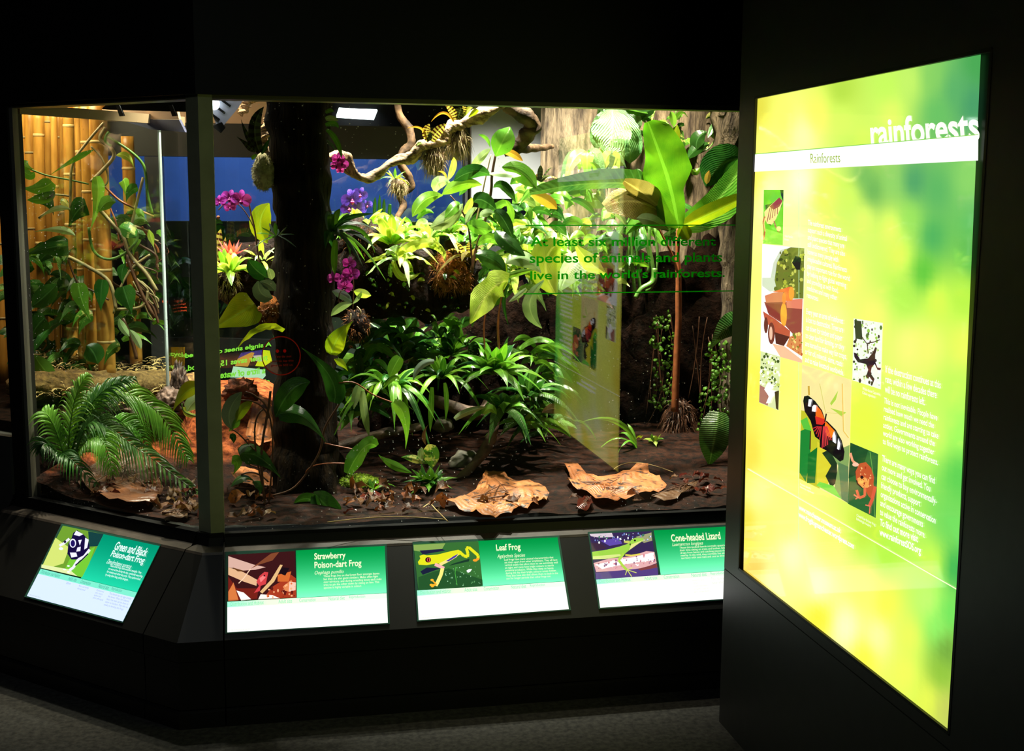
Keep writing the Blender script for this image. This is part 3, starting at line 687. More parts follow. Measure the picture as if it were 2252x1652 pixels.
def pL(p):
    p.poly((52, 38, 78), [(160, 210), (985, 172), (1083, 763), (245, 822)])
    p.poly((205, 190, 200), [(160, 210), (460, 195), (480, 250), (300, 260), (180, 240)]); p.poly((90, 70, 160), [(300, 300), (560, 260), (600, 340), (430, 370)]); p.poly((60, 40, 60), [(180, 330), (300, 330), (400, 400), (200, 440)])
    p.poly((150, 150, 110), [(780, 250), (990, 190), (1000, 300), (890, 330)]); p.speck([(250, 250, 255), (110, 130, 190), (60, 110, 90)], [(200, 230), (980, 190), (990, 300), (220, 330)], 60, 4, 12, 12)
    p.poly((215, 165, 165), [(215, 600), (420, 540), (720, 510), (920, 440), (1030, 450), (1060, 600), (900, 660), (700, 690), (420, 710), (250, 720)])
    p.poly((255, 245, 240), [(240, 620), (480, 570), (760, 520), (1000, 460), (1040, 560), (800, 590), (500, 640), (330, 680)])
    p.speck([(255, 250, 250), (205, 130, 140), (120, 70, 110)], [(240, 600), (1020, 470), (1050, 600), (270, 700)], 60, 5, 15, 13)
    p.poly((80, 60, 120), [(245, 730), (1070, 650), (1083, 763), (245, 822)]); p.poly((120, 60, 60), [(800, 680), (1062, 610), (1070, 660), (850, 700)])
    p.poly((150, 200, 70), [(195, 450), (400, 420), (560, 380), (680, 340), (720, 290), (770, 262), (885, 270), (880, 300), (800, 350), (700, 420), (640, 470), (560, 520), (380, 545), (205, 550)])
    p.poly((205, 220, 130), [(205, 510), (560, 480), (600, 500), (380, 545), (205, 550)]); p.poly((215, 215, 130), [(720, 350), (885, 290), (800, 350), (690, 430)])
    p.poly((190, 190, 90), [(620, 300), (700, 300), (690, 340), (625, 325)]); p.disc((20, 20, 20), (768, 298), 14); p.disc((40, 50, 20), (705, 350), 9, 14)
    p.line((165, 205, 70), [(620, 470), (550, 560), (610, 640), (660, 690)], 34); p.line((215, 200, 80), [(640, 490), (720, 500), (840, 480)], 22)
    for q in ((640, 760), (725, 780), (790, 730), (735, 660)): p.line((205, 215, 100), [(665, 690), q], 10)
label_panel('backlit green and white label headed Cone-headed Lizard, cut off by the partition', PLM, [(1297, 1174), (1622, 1157), (1650, 1313), (1320, 1337)], .427, crL,
    [('Cone-headed Lizard', .535, .07, .87, .175)], ('Laemanctus longipes', .535, .19, .745, .25),
    ('These thin-bodied lizards normally spend most of\ntheir time sitting on trees and bushes, licking water\ndrops from leaves and catching insects that walk\nnearby. In the wild, they normally live alone, or in a\nterritory with one male and one to three females.', .58, .25, .955, .43), pL,
    extra=[('Insects and\nother\ninvertebrates,\nsmaller lizards\nand amphibians', .63, .71, .74, .9), ('Four to seven eggs\nhatch after two months', .76, .7, .93, .79)])
crG = (0, 1100, 4.589)
def pG(p):
    p.poly((105, 150, 45), [(635, 258), (1045, 345), (828, 780), (415, 683)])
    p.poly((200, 215, 110), [(560, 380), (700, 480), (640, 640), (480, 690), (420, 680)]); p.poly((20, 60, 60), [(890, 315), (1045, 345), (985, 465), (900, 470)])
    p.poly((110, 190, 50), [(700, 600), (960, 470), (900, 640), (828, 780), (640, 730)]); p.poly((215, 225, 160), [(420, 650), (700, 700), (780, 768), (415, 683)])
    p.poly((22, 12, 60), [(740, 330), (780, 305), (845, 350), (890, 400), (905, 480), (880, 560), (800, 600), (720, 600), (680, 540), (690, 440), (720, 390)])
    for q in ([(745, 350), (770, 308), (840, 345), (800, 365)], [(860, 380), (895, 400), (880, 480), (850, 500)], [(705, 530), (770, 530), (780, 570), (720, 580)], [(780, 480), (815, 470), (810, 515), (770, 520)], [(790, 405), (825, 400), (805, 460)]): p.poly((225, 225, 245), q)
    p.disc((220, 222, 240), (735, 435), 33, 46); p.disc((30, 18, 90), (735, 437), 22, 34)
    p.line((225, 225, 240), [(700, 390), (640, 440), (600, 460)], 24); p.disc((225, 230, 240), (615, 490), 22, 14); p.disc((40, 30, 60), (655, 420), 14)
    p.line((225, 225, 240), [(905, 500), (850, 570), (790, 600), (740, 680), (700, 710)], 26); p.line((25, 15, 50), [(890, 540), (830, 600), (760, 660)], 12)
    for q in ((650, 700), (690, 665), (690, 725)): p.disc((235, 235, 245), q, 14, 8)
label_panel('backlit blue-white label headed Green and Black Poison-dart Frog, on the left plinth', PLL, [(138, 1156), (351, 1201), (270, 1367), (59, 1311)], .43, crG,
    [('Green and Black', .6, .055, .92, .17), ('Poison-dart Frog', .6, .175, .93, .29)], ('Dendrobates auratus', .595, .3, .84, .36),
    ('These small frogs have excellent eyesight. They\nare very active during the day, constantly searching\nfor insects and other tiny prey. They capture food\nby using their long, sticky tongues.', .64, .36, .98, .52), pG, cold=True,
    extra=[('30mm', .315, .7, .36, .73), ('Not currently\nthreatened', .445, .7, .55, .76), ('Carnivorous\nants, insects,\nspiders and\nother arthropods', .63, .7, .735, .83), ('The female lays six eggs among\nthe leaves. When the tadpoles\nhatch the male carries them to\nwater on his back. They take six\nweeks to develop into frogs.', .76, .7, .985, .88)])

# ================================================================== LETTERING ON THE MAIN GLASS
GP = Plane((0, GY-.0002, 0), (0, -1, 0))
gt = thing('glass_lettering', 'green wording between two thin lines on the right of the main window', 'lettering', V((1.2, GY, 1.5)))
M['green_vinyl'] = M['ink']
crT = (1140, 480, 4.504)
def gl(p): p.line((30, 230, 16), [(70, 72), (2148, 68)], 11); p.line((30, 230, 16), [(50, 750), (2140, 720)], 11)
# the backs of the letters are lit by the tank through translucent vinyl
mv, nt, bb, oo = newmat('translucent_vinyl'); a_ = nt.nodes.new('ShaderNodeAttribute'); a_.attribute_name = 'ink'
tl_ = nt.nodes.new('ShaderNodeBsdfTranslucent'); mx_ = nt.nodes.new('ShaderNodeMixShader'); mx_.inputs[0].default_value = .6
nt.links.new(a_.outputs['Color'], bb.inputs['Base Color']); nt.links.new(a_.outputs['Color'], tl_.inputs[0])
nt.links.new(bb.outputs[0], mx_.inputs[1]); nt.links.new(tl_.outputs[0], mx_.inputs[2]); nt.links.new(mx_.outputs[0], oo.inputs[0])
M['vin'] = mv
onp('rule_lines', gl, 0, 'vin', GP, gt, crT)
for s, TL, TR, BL in (('At least six million different', (118, 185), (1955, 182), (120, 280)), ('species of animals and plants', (110, 345), (2020, 335), (112, 475)), ('live in the world\'s rainforests.', (118, 520), (2048, 495), (118, 610))):
    lettering('lettering', s, GP, TL, TR, BL, (30, 240, 16), M['vin'], gt, .0, crop=crT, bold=.018)
st = thing('round_sticker', 'red ring sticker with two dots on the main window, in front of the dark trunk', 'sticker', GP.at(618, 783))
def ring(p):
    n = 40
    for i in range(n):
        a, c_ = 6.2832*i/n, 6.2832*(i+1)/n
        p.poly((190, 40, 20), [(803+(565+k)*math.cos(t), 863+(565+k)*math.sin(t)) for t, k in ((a, 0), (c_, 0), (c_, 30), (a, 30))]); p.n -= 1
onp('ring', ring, 0, 'vin', GP, st, (560, 720, 13.77))
for x_, y_ in ((688, 718), (910, 715)): onp('dot', lambda p: p.disc((235, 25, 10), (x_, y_), 48, 52), 0, 'vin', GP, st, (560, 720, 13.77))
for s, TL, TR, BL in (('You do not', (600, 850), (1115, 840), (600, 920)), ('need to tap this', (480, 1000), (1180, 975), (480, 1075)), ('glass to SEE us', (490, 1125), (1150, 1100), (490, 1210))):
    lettering('lettering', s, GP, TL, TR, BL, (150, 35, 12), M['vin'], st, 0, crop=(560, 720, 13.77), bold=.02)
# ================================================================== TANK CONTENTS
def leafmat(name, c1, c2, vein=(1.25, 14, 1.2), mid=1.5, rough=.28, trans=.3, band=None, speck=None, bmp=.25, vs=.12):
    m, nt, b, o = newmat(name)
    uv = nt.nodes.new('ShaderNodeUVMap'); sp = nt.nodes.new('ShaderNodeSeparateXYZ'); nt.links.new(uv.outputs[0], sp.inputs[0])
    au = mth(nt, 'ABSOLUTE', mth(nt, 'SUBTRACT', sp.outputs[0], .5))
    col = mix(nt, ramp(nt, noisen(nt, 9, 3), [(.35, (0, 0, 0)), (.65, (1, 1, 1))]), lin(c1), lin(c2))
    ob = nt.nodes.new('ShaderNodeObjectInfo'); hsv = nt.nodes.new('ShaderNodeHueSaturation')
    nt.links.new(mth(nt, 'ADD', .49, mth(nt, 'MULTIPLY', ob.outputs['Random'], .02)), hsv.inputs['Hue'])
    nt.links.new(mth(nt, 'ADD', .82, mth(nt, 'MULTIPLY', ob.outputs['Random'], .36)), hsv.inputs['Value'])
    nt.links.new(col, hsv.inputs['Color']); col = hsv.outputs[0]
    amp, k, sl = vein
    w = mth(nt, 'SINE', mth(nt, 'MULTIPLY', mth(nt, 'SUBTRACT', sp.outputs[1], mth(nt, 'MULTIPLY', au, sl)), k*6.283))
    vw = mth(nt, 'GREATER_THAN', w, .82)
    col = mix(nt, mth(nt, 'MULTIPLY', vw, vs), col, [min(1, x*2.2+.05) for x in lin(c1)])
    if band:
        bw = mth(nt, 'GREATER_THAN', mth(nt, 'SINE', mth(nt, 'ADD', mth(nt, 'MULTIPLY', sp.outputs[1], band[1]*6.283), mth(nt, 'MULTIPLY', noisen(nt, 25, 2), 3))), .1)
        col = mix(nt, bw, col, lin(band[0]))
    if speck:
        sw = ramp(nt, noisen(nt, speck[1], 3), [(speck[2], (0, 0, 0)), (speck[2]+.06, (1, 1, 1))]); col = mix(nt, sw, col, lin(speck[0]))
    md = mth(nt, 'LESS_THAN', au, .035)
    col = mix(nt, mth(nt, 'MULTIPLY', md, .55), col, [min(1, x*mid+.04) for x in lin(c2)])
    nt.links.new(col, b.inputs['Base Color'])
    setp(b, Roughness=rough); b.inputs['Specular IOR Level'].default_value = .55
    h = mth(nt, 'ADD', mth(nt, 'MULTIPLY', w, .35), mth(nt, 'MULTIPLY', noisen(nt, 60, 3), 1.6)); bump(nt, b, h, bmp, .004)
    tl = nt.nodes.new('ShaderNodeBsdfTranslucent'); mx = nt.nodes.new('ShaderNodeMixShader'); mx.inputs[0].default_value = trans
    nt.links.new(mix(nt, 1, col, (1, 1, .55), 'MULTIPLY'), tl.inputs[0])
    nt.links.new(b.outputs[0], mx.inputs[1]); nt.links.new(tl.outputs[0], mx.inputs[2]); nt.links.new(mx.outputs[0], o.inputs[0])
    return m
G = {}
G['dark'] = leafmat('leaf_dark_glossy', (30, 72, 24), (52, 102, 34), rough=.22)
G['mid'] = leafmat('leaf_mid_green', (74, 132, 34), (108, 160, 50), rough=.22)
G['bright'] = leafmat('leaf_bright_green', (98, 160, 36), (140, 186, 60), trans=.4)
G['lime'] = leafmat('leaf_lime', (170, 200, 56), (208, 222, 110), trans=.45)
G['pale'] = leafmat('leaf_pale_green', (140, 172, 112), (182, 204, 150), rough=.22)
G['greygreen'] = leafmat('leaf_grey_green', (84, 108, 92), (112, 132, 112), rough=.35, trans=.1)
G['yellow'] = leafmat('leaf_yellow_green', (150, 160, 22), (112, 146, 22), trans=.5)
G['rib'] = leafmat('leaf_ribbed', (42, 94, 34), (96, 140, 60), vein=(1.4, 26, .1), vs=.4, bmp=.6)
G['banana'] = leafmat('leaf_broad_rayed', (66, 136, 22), (98, 160, 30), vein=(1.3, 46, 1.3), vs=.35, trans=.45, bmp=.4)
G['crinkle'] = leafmat('leaf_quilted', (78, 122, 66), (120, 156, 96), vein=(1.4, 9, 1.6), vs=.5, bmp=1.0, trans=.35)
G['gold'] = leafmat('leaf_golden_wet', (150, 130, 70), (190, 168, 110), vein=(1.4, 30, .8), vs=.3, rough=.15, bmp=.9)
G['orangeleaf'] = leafmat('leaf_turning', (190, 130, 40), (170, 150, 60), trans=.4)
G['tiger'] = leafmat('leaf_tiger_banded', (200, 180, 70), (170, 170, 90), band=((70, 32, 20), 7), trans=.3)
G['tiger2'] = leafmat('leaf_dark_banded', (46, 62, 30), (66, 80, 34), band=((24, 14, 12), 6), trans=.2)
G['varieg'] = leafmat('leaf_variegated', (60, 116, 36), (96, 150, 48), speck=((214, 214, 120), 30, .52))
G['dead'] = leafmat('leaf_dead_brown', (84, 48, 26), (116, 70, 38), vein=(1.2, 8, 1.5), vs=.12, mid=.5, trans=.15, rough=.4, bmp=.6)
G['deadpale'] = leafmat('leaf_dead_pale', (130, 98, 66), (96, 66, 42), vein=(1.2, 8, 1.5), vs=.1, mid=.6, trans=.2, rough=.4, bmp=.6)
G['dead_or'] = leafmat('leaf_dead_orange', (150, 84, 40), (186, 112, 60), vein=(1.2, 7, 1.5), vs=0, mid=.3, trans=.1, rough=.5, speck=((48, 24, 14), 26, .56), bmp=.7)
G['dead_red'] = leafmat('leaf_dead_red', (76, 28, 18), (100, 42, 24), trans=.1, rough=.2, bmp=.6)
G['magenta'] = leafmat('petal_magenta', (190, 40, 190), (206, 78, 206), vein=(1.2, 3, .5), vs=.15, trans=.35, rough=.5, bmp=.1)
G['violet'] = leafmat('petal_violet', (70, 36, 176), (96, 56, 200), vein=(1.2, 5, .5), vs=.2, trans=.35, rough=.5, bmp=.1)
G['lip'] = plain('orchid_lip', (150, 20, 110), .4)
G['pinkfl'] = leafmat('bract_pink', (214, 70, 66), (238, 130, 120), trans=.4)
G['bark'] = rough_mat('trunk_bark', (9, 6, 4), (40, 28, 13), 9, (6, 6, .5), 1, .03, .8, .1)
G['barkwall'] = rough_mat('bark_backdrop', (42, 31, 24), (140, 120, 96), 7, (5, 5, .7), 1, .03, .85)
G['liana'] = rough_mat('liana_bark', (70, 42, 26), (206, 166, 118), 1, (9, 34, 1), 1, .012, .6)
for n__ in G['liana'].node_tree.nodes:
    if n__.type == 'TEX_COORD': G['liana'].node_tree.links.new(n__.outputs['UV'], [q for q in G['liana'].node_tree.nodes if q.type == 'MAPPING'][0].inputs[0])
G['liana_dark'] = rough_mat('liana_bark_dark', (30, 20, 14), (110, 84, 60), 18, None, 1, .012, .6)
G['liana_mid'] = rough_mat('liana_bark_dim', (38, 28, 20), (96, 72, 50), 16, None, .8, .01, .7, .1)
G['log'] = rough_mat('wet_log', (10, 5, 3), (44, 22, 12), 30, None, 1, .04, .6, .12)
G['drift'] = rough_mat('driftwood', (44, 34, 30), (120, 96, 84), 14, (1, 1, 1), 1, .012, .55)
G['soil'] = rough_mat('peat_soil', (34, 17, 9), (92, 50, 28), 34, None, 1, .02, .55, .5)
G['orsoil'] = rough_mat('coir_slope', (66, 30, 18), (150, 80, 52), 30, None, 1, .02, .7, .4)
G['moss'] = plain('moss_green', (150, 180, 50), .8, nscale=40, namp=.4)
G['moss_or'] = rough_mat('moss_orange_core', (52, 26, 12), (176, 104, 48), 60, None, 1, .02, .9, .1)
G['lit_root'] = plain('root_painted_lit', (186, 180, 140), .9, nscale=50, namp=.4)  # paler root tone stands in for light missing on the shaded clump
G['fibre'] = plain('root_fibre', (150, 128, 88), .8, nscale=20, namp=.4)
G['fibre_or'] = plain('moss_orange', (150, 92, 44), .8, nscale=30, namp=.4)
G['stem'] = plain('stem_brown', (88, 54, 34), .5, nscale=20)
G['stem_red'] = plain('stem_reddish', (150, 84, 48), .4, nscale=30, namp=.35)
G['stem_green'] = plain('stem_green', (84, 122, 50), .35, nscale=20)
G['stem_tan'] = plain('stem_tan', (150, 130, 88), .5, nscale=18, namp=.3)
G['stone'] = rough_mat('stone', (50, 48, 42), (112, 106, 92), 12, None, .6, .01, .5)
G['bamboo'] = rough_mat('bamboo', (140, 88, 28), (196, 142, 62), 5, (4, 4, .6), .15, .003, .35, .5, 3)
G['straw'] = plain('straw', (190, 158, 100), .7, nscale=25, namp=.3)
G['peatblock'] = rough_mat('peat_block', (8, 5, 3), (34, 19, 12), 24, None, 1, .05, .9, .05)  # near-black, so the peat bank looks unlit under the strong spots

def px2m(w, Y): return w*Y*1.0/F
def leaf(par, mat, Y, pts, w, shape='oval', nm='leaf', **k):
    b = MB(); q = [P(p[0], p[1], Y+(p[2] if len(p) > 2 else 0)) for p in pts]
    b.blade(q, px2m(w, Y), shape, **k); return b.build(nm, G[mat], par)
def stem(par, mat, Y, pts, r, nm='stem', seg=6, **k):
    b = MB(); q = [P(p[0], p[1], Y+(p[2] if len(p) > 2 else 0)) for p in pts]
    rr = [px2m(x, Y) for x in r] if isinstance(r, (list, tuple)) else px2m(r, Y)
    b.tube(q, rr, seg, **k); return b.build(nm, G[mat], par)
def rosette(par, mat, c, Y, n, ln, w, shape='strap', elev=(75, 5), droop=.45, seed=0, az=(0, 360), rollr=15, fold=.5, nm='leaf', mats=None, ripple=0, lv=.25):
    rn = random.Random(seed); c0 = P(c[0], c[1], Y); l0 = px2m(ln, Y)
    for i in range(n):
        f = i/max(1, n-1); a = math.radians(az[0]+(az[1]-az[0])*((i*.618) % 1)+rn.uniform(-10, 10))
        e = math.radians(elev[0]+(elev[1]-elev[0])*f+rn.uniform(-8, 8)); l = l0*rn.uniform(1-lv, 1+lv*.5)*(.75+.25*f)
        out = V((math.sin(a), -math.cos(a), 0)); dr = droop*(.35+.65*f)
        s = c0+out*.006
        p1 = s+(out*math.cos(e)+V((0, 0, math.sin(e))))*l*.5
        p2 = s+(out*math.cos(e)+V((0, 0, math.sin(e))))*l*.95-V((0, 0, dr*l))+out*dr*l*.15
        sidev = -(out*math.sin(e)*-1+V((0, 0, math.cos(e)))).normalized()
        b = MB(); b.blade([s, p1, p2], px2m(w, Y)*rn.uniform(.85, 1.15), shape, side=sidev, roll=rn.uniform(-rollr, rollr), fold=fold, ripple=ripple, nu=2, nv=9)
        b.build(nm, G[mats[i % len(mats)] if mats else mat], par)

# ---- ground -------------------------------------------------------
def front(x):
    if x >= CC.x: return GY+.012
    t = (CC.x-x)/math.cos(AL); return GY+t*math.sin(AL)+.014
def sm(a, b_, x): t = max(0, min(1, (x-a)/(b_-a))); return t*t*(3-2*t)
def SZ(x, y):
    z = .553+.05*sm(4.1, 5.1, y)
    z += .20*sm(4.35, 5.0, y)*(1-sm(-.05, .22, x))
    z += .02*math.exp(-((x-.05)**2+(y-4.15)**2)/.04)
    z += .012*noise.noise(V((x*7, y*7, 0)))+.006*noise.noise(V((x*22, y*22, 3)))
    return z
def soilmesh(name, x0, x1, y1, nx, ny, mat, dz=0):
    v, f = [], []
    for i in range(nx+1):
        x = x0+(x1-x0)*i/nx; y0 = front(x)
        for j in range(ny+1):
            y = y0+(y1(x)-y0)*(j/ny)**1.2; v.append((x, y, SZ(x, y)+dz))
    for i in range(nx):
        for j in range(ny):
            k = i*(ny+1)+j; f.append((k, k+ny+1, k+ny+2, k+1))
    me = bpy.data.meshes.new(name); me.from_pydata(v, [], f); me.polygons.foreach_set('use_smooth', [True]*len(f)); me.update()
    return link(name, me, None, [mat])
m_, nt_, b_, o_ = newmat('ground_mix')
tc_ = nt_.nodes.new('ShaderNodeTexCoord'); sx = nt_.nodes.new('ShaderNodeSeparateXYZ'); nt_.links.new(tc_.outputs['Object'], sx.inputs[0])
fz = mth(nt_, 'ADD', sx.outputs[2], mth(nt_, 'MULTIPLY', noisen(nt_, 9), .06))
cA = ramp(nt_, noisen(nt_, 34, 8), [(.38, lin((14, 7, 4))), (.62, lin((50, 24, 12)))])
cB = ramp(nt_, noisen(nt_, 38, 8), [(.38, lin((84, 34, 14))), (.62, lin((176, 92, 48)))])
nt_.links.new(mix(nt_, ramp(nt_, fz, [(.655, (0, 0, 0)), (.69, (1, 1, 1))]), cA, cB), b_.inputs['Base Color'])
setp(b_, Roughness=.7); b_.inputs['Specular IOR Level'].default_value = .12; bump(nt_, b_, noisen(nt_, 60, 8), 1, .012)
o = soilmesh('tank_soil', -.86, 2.3, lambda x: 5.55 if x > -.33 else min(5.55, max(front(x)+.02, 4.53+(x+.84)*.94)), 90, 60, m_)
tag(o, 'dark peat ground of the tank rising to an orange slope at the left', 'soil', kind='stuff')

# ---- backdrop of bark on the right ------------------------------------
def barkwall(name, X0, X1, Y, z0, z1, bulge, mat, label, seed, cat='bark'):
    nx, nz = 60, 70; v, f = [], []
    for i in range(nx+1):
        for j in range(nz+1):
            u = i/nx; x = X0+(X1-X0)*u; z = z0+(z1-z0)*j/nz
            y = Y-bulge*math.sin(math.pi*u)+.05*noise.noise(V((x*9+seed, z*1.5, 2)))+.025*noise.noise(V((x*30+seed, z*5, 5)))
            v.append((x, y, z))
    for i in range(nx):
        for j in range(nz): k = i*(nz+1)+j; f.append((k, k+nz+1, k+nz+2, k+1))
    n0 = len(v)
    for q in ((X0, Y+.1, z0), (X1, Y+.1, z0), (X1, Y+.1, z1), (X0, Y+.1, z1)): v.append(q)
    f.append((n0, n0+3, n0+2, n0+1))
    me = bpy.data.meshes.new(name); me.from_pydata(v, [], f); me.polygons.foreach_set('use_smooth', [True]*len(f)); me.update()
    return tag(link(name, me, None, [mat]), label, cat)
barkwall('cork_backdrop', 1.25, 1.62, 5.42, .56, 2.5, .08, G['barkwall'], 'grey-brown cork slab at the back, behind the pale quilted leaves', 1)
barkwall('cork_backdrop', 1.63, 2.3, 5.5, .56, 2.5, .12, G['barkwall'], 'wide brown cork slab behind the broad rayed leaf', 7)
b = MB(); b.tube([P(1630, 1010, 5.15), P(1628, 700, 5.1), P(1618, 420, 5.05), P(1600, 120, 5.05)], [.12, .085, .08, .09], 14, 30, jit=.25); o = b.build('tree_trunk', G['barkwall'])
tag(o, 'brown ridged trunk at the far right edge of the main window', 'tree trunk')
# peat bank at the back, raised at the right as painted leaf shade
b = MB(); 
for i, (x, y, r) in enumerate(((.62, 5.3, .22), (.86, 5.33, .26), (1.15, 5.35, .3), (1.45, 5.35, .3), (1.75, 5.35, .3), (2.05, 5.35, .28))): b.blob((x, y, .72+.12*(i > 2)), (r, .15, .36+.05*(i % 2)+.1*(i > 1)+.06*(i > 2)), 4, .35, 3, i)
tag(b.build('peat_shade_bank', G['peatblock']), 'dark peat bank, standing in for leaf shade on the cork, along the back of the tank under the plants', 'peat bank')

# ---- tree trunk in the middle -----------------------------------------
b = MB(); b.tube([P(672, 1092, 4.42), P(672, 950, 4.42), P(668, 600, 4.44), P(660, 380, 4.45), P(652, 140, 4.46)], [.135, .115, .108, .104, .105, .112], 40, 90, jit=.16)
for (dx, ang) in ((0, .3), (0, 2.2), (0, 4.1), (0, 5.3)):
    c0 = P(672, 1060, 4.42); b.tube([c0+V((math.cos(ang)*.08, math.sin(ang)*.08, .1)), c0+V((math.cos(ang)*.13, math.sin(ang)*.13, .02)), c0+V((math.cos(ang)*.19, math.sin(ang)*.19, -.06))], [.05, .035, .012], 8, 8, jit=.3)
trunk = tag(b.build('tree_trunk', G['bark']), 'dark rough-barked tree trunk standing in front, left of centre', 'tree trunk')

# ---- hanging log -------------------------------------------------------
b = MB(); b.tube([P(470, 610, 4.95), P(600, 600, 4.92), P(760, 600, 4.85), P(900, 620, 4.82), P(1040, 640, 4.86)], [.1, .13, .165, .17, .17, .13, .07], 26, 60, jit=.35)
b.blob(P(790, 545, 4.8), (.10, .1, .11), 4, .3, 4, 3); b.blob(P(1000, 600, 4.78), (.09, .1, .12), 4, .35, 4, 5)
log = tag(b.build('hanging_log', G['log']), 'thick dark wet log spanning the middle of the tank under bright plants', 'log')
def tuft(nm, lab, cat, c, Y, rpx, mat, n, ln, seed, core='log', down=.4, w=.0016, group=None):
    t = thing(nm, lab, cat, P(*c, Y), group); random.seed(seed)
    r = V([px2m(x, Y) for x in (rpx[0], rpx[0]*.7, rpx[1])])
    b = MB(); b.blob(P(*c, Y), r*.85, 3, .35, 4, seed); b.build('core', G[core], t)
    b = MB(); b.fibres(P(*c, Y), r, n, ln, w, down); o = b.build('fibre', G[mat], t); return t
tuft('moss_clump', 'orange-brown moss clump on the right end of the hanging log', 'moss', (985, 600), 4.7, (48, 50), 'fibre_or', 900, .03, 21, 'moss_or')
tuft('moss_clump', 'rusty moss clump beside the wavy shiny leaf', 'moss', (1022, 618), 4.68, (18, 24), 'fibre_or', 360, .02, 22, 'moss_or')
tuft('moss_clump', 'brown fibrous root ball on top of the log, left end', 'moss', (790, 532), 4.68, (38, 38), 'liana_dark' if 0 else 'fibre_or', 420, .02, 23, 'log')
tuft('root_clump', 'shaggy root clump under the twisted branch, lower of the two', 'root clump', (955, 352), 4.72, (26, 36), 'fibre', 520, .035, 24, 'liana_dark', .8)
tuft('root_clump', 'shaggy tan root clump hanging under the twisted branch, upper right one', 'root clump', (1008, 312), 4.78, (22, 34), 'fibre', 480, .04, 25, 'liana_dark', .9)
tuft('root_clump', 'small root clump on the hanging thin liana against the blue wall', 'root clump', (876, 410), 5.1, (18, 22), 'fibre', 300, .03, 26, 'liana_dark', .7)
tuft('root_clump', 'pale grey root clump on the left side of the dark trunk, high up', 'root clump', (580, 380), 4.4, (26, 42), 'lit_root', 900, .014, 27, 'lit_root', .2)
tuft('root_clump', 'tan root clump under the lime plant at the left end of the log', 'root clump', (500, 615), 4.75, (24, 36), 'fibre', 420, .03, 28, 'log', .6)
tuft('root_clump', 'brown root mount on the left of the trunk beside the pad leaves', 'root clump', (592, 688), 4.38, (28, 38), 'fibre', 300, .01, 29, 'moss_or', .3)
tuft('root_clump', 'brown root ball below the magenta orchid at the right of the trunk', 'root clump', (785, 715), 4.5, (30, 40), 'fibre_or', 240, .02, 30, 'log', .4)
tuft('moss_patch', 'bright green moss cushion on the ground right of the trunk', 'moss', (790, 1062), 4.42, (48, 18), 'moss', 1500, .014, 31, 'moss', .1, .0022)
tuft('root_clump', 'shaggy brown root skirt at the foot of the thin red stem', 'root clump', (1492, 930), 5.02, (36, 64), 'stem', 800, .05, 32, 'log', .9, .003)

# ---- lianas --------------------------------------------------------------
def liana(lab, mat, pts, r, jit=.35, swirl=9, seg=12, n=70, nm='liana'):
    lob, jit = (.28, jit) if mat == 'liana' else (.1, jit*.6)
    b = MB(); q = [P(*p) for p in pts]; rr = [px2m(x, q[0].y) for x in r]
    b.tube(q, rr, seg, n*2, jit=jit, swirl=swirl*2, lobe=lob)
    return tag(b.build(nm, G[mat]), lab, 'liana')
liana('pale twisted branch crossing the top of the tank from the trunk to the upper right', 'liana',
    [(690, 372, 4.7), (730, 345, 4.68), (757, 350, 4.66), (777, 380, 4.66), (803, 392, 4.66), (832, 382, 4.68), (852, 364, 4.7), (880, 350, 4.7), (908, 345, 4.7), (925, 322, 4.72), (955, 312, 4.72), (975, 300, 4.74), (990, 280, 4.76), (1020, 268, 4.78), (1055, 255, 4.8), (1085, 240, 4.82), (1115, 215, 4.84), (1150, 180, 4.86)],
    [8, 12, 13, 11, 9, 11, 9, 10, 12, 16, 14, 17, 15, 13, 15, 14, 12, 12])
liana('thin dim liana hanging in loops in front of the blue wall', 'liana_mid', [(872, 190, 5.25), (878, 248, 5.25), (900, 285, 5.22), (904, 318, 5.2), (886, 335, 5.2), (882, 360, 5.2), (900, 392, 5.2), (902, 412, 5.2), (880, 430, 5.2), (887, 452, 5.2), (874, 478, 5.15), (862, 500, 5.05)], [9, 8, 9, 10, 9, 8, 9, 9, 7, 8, 6, 5], .3)
liana('thick dark bent branch right of the twisted one', 'liana_dark', [(1105, 215, 4.95), (1125, 238, 4.95), (1156, 256, 4.95), (1172, 276, 4.97), (1158, 298, 4.98), (1142, 318, 5.0), (1120, 332, 5.0)], [12, 16, 18, 18, 17, 16, 14], .25)
liana('short dark arm reaching right from the bent branch to the cork', 'liana_dark', [(1110, 340, 5.0), (1140, 328, 5.0), (1180, 326, 5.1), (1215, 322, 5.3)], [6, 12, 9, 5], .25)
liana('bright lit branch stub behind the dark banded leaves, top left', 'liana', [(590, -230, 4.95), (572, 175, 4.95), (550, 215, 4.9), (540, 235, 4.9), (528, 252, 4.88)], [8, 9, 8, 10, 5], .3, n=24)
liana('bright peeling branch behind the dark banded leaves at the trunk', 'liana', [(610, 180, 4.5), (592, 250, 4.75), (585, 285, 4.75), (580, 318, 4.75), (590, 335, 4.75)], [8, 6, 11, 9, 4], .3, n=24)

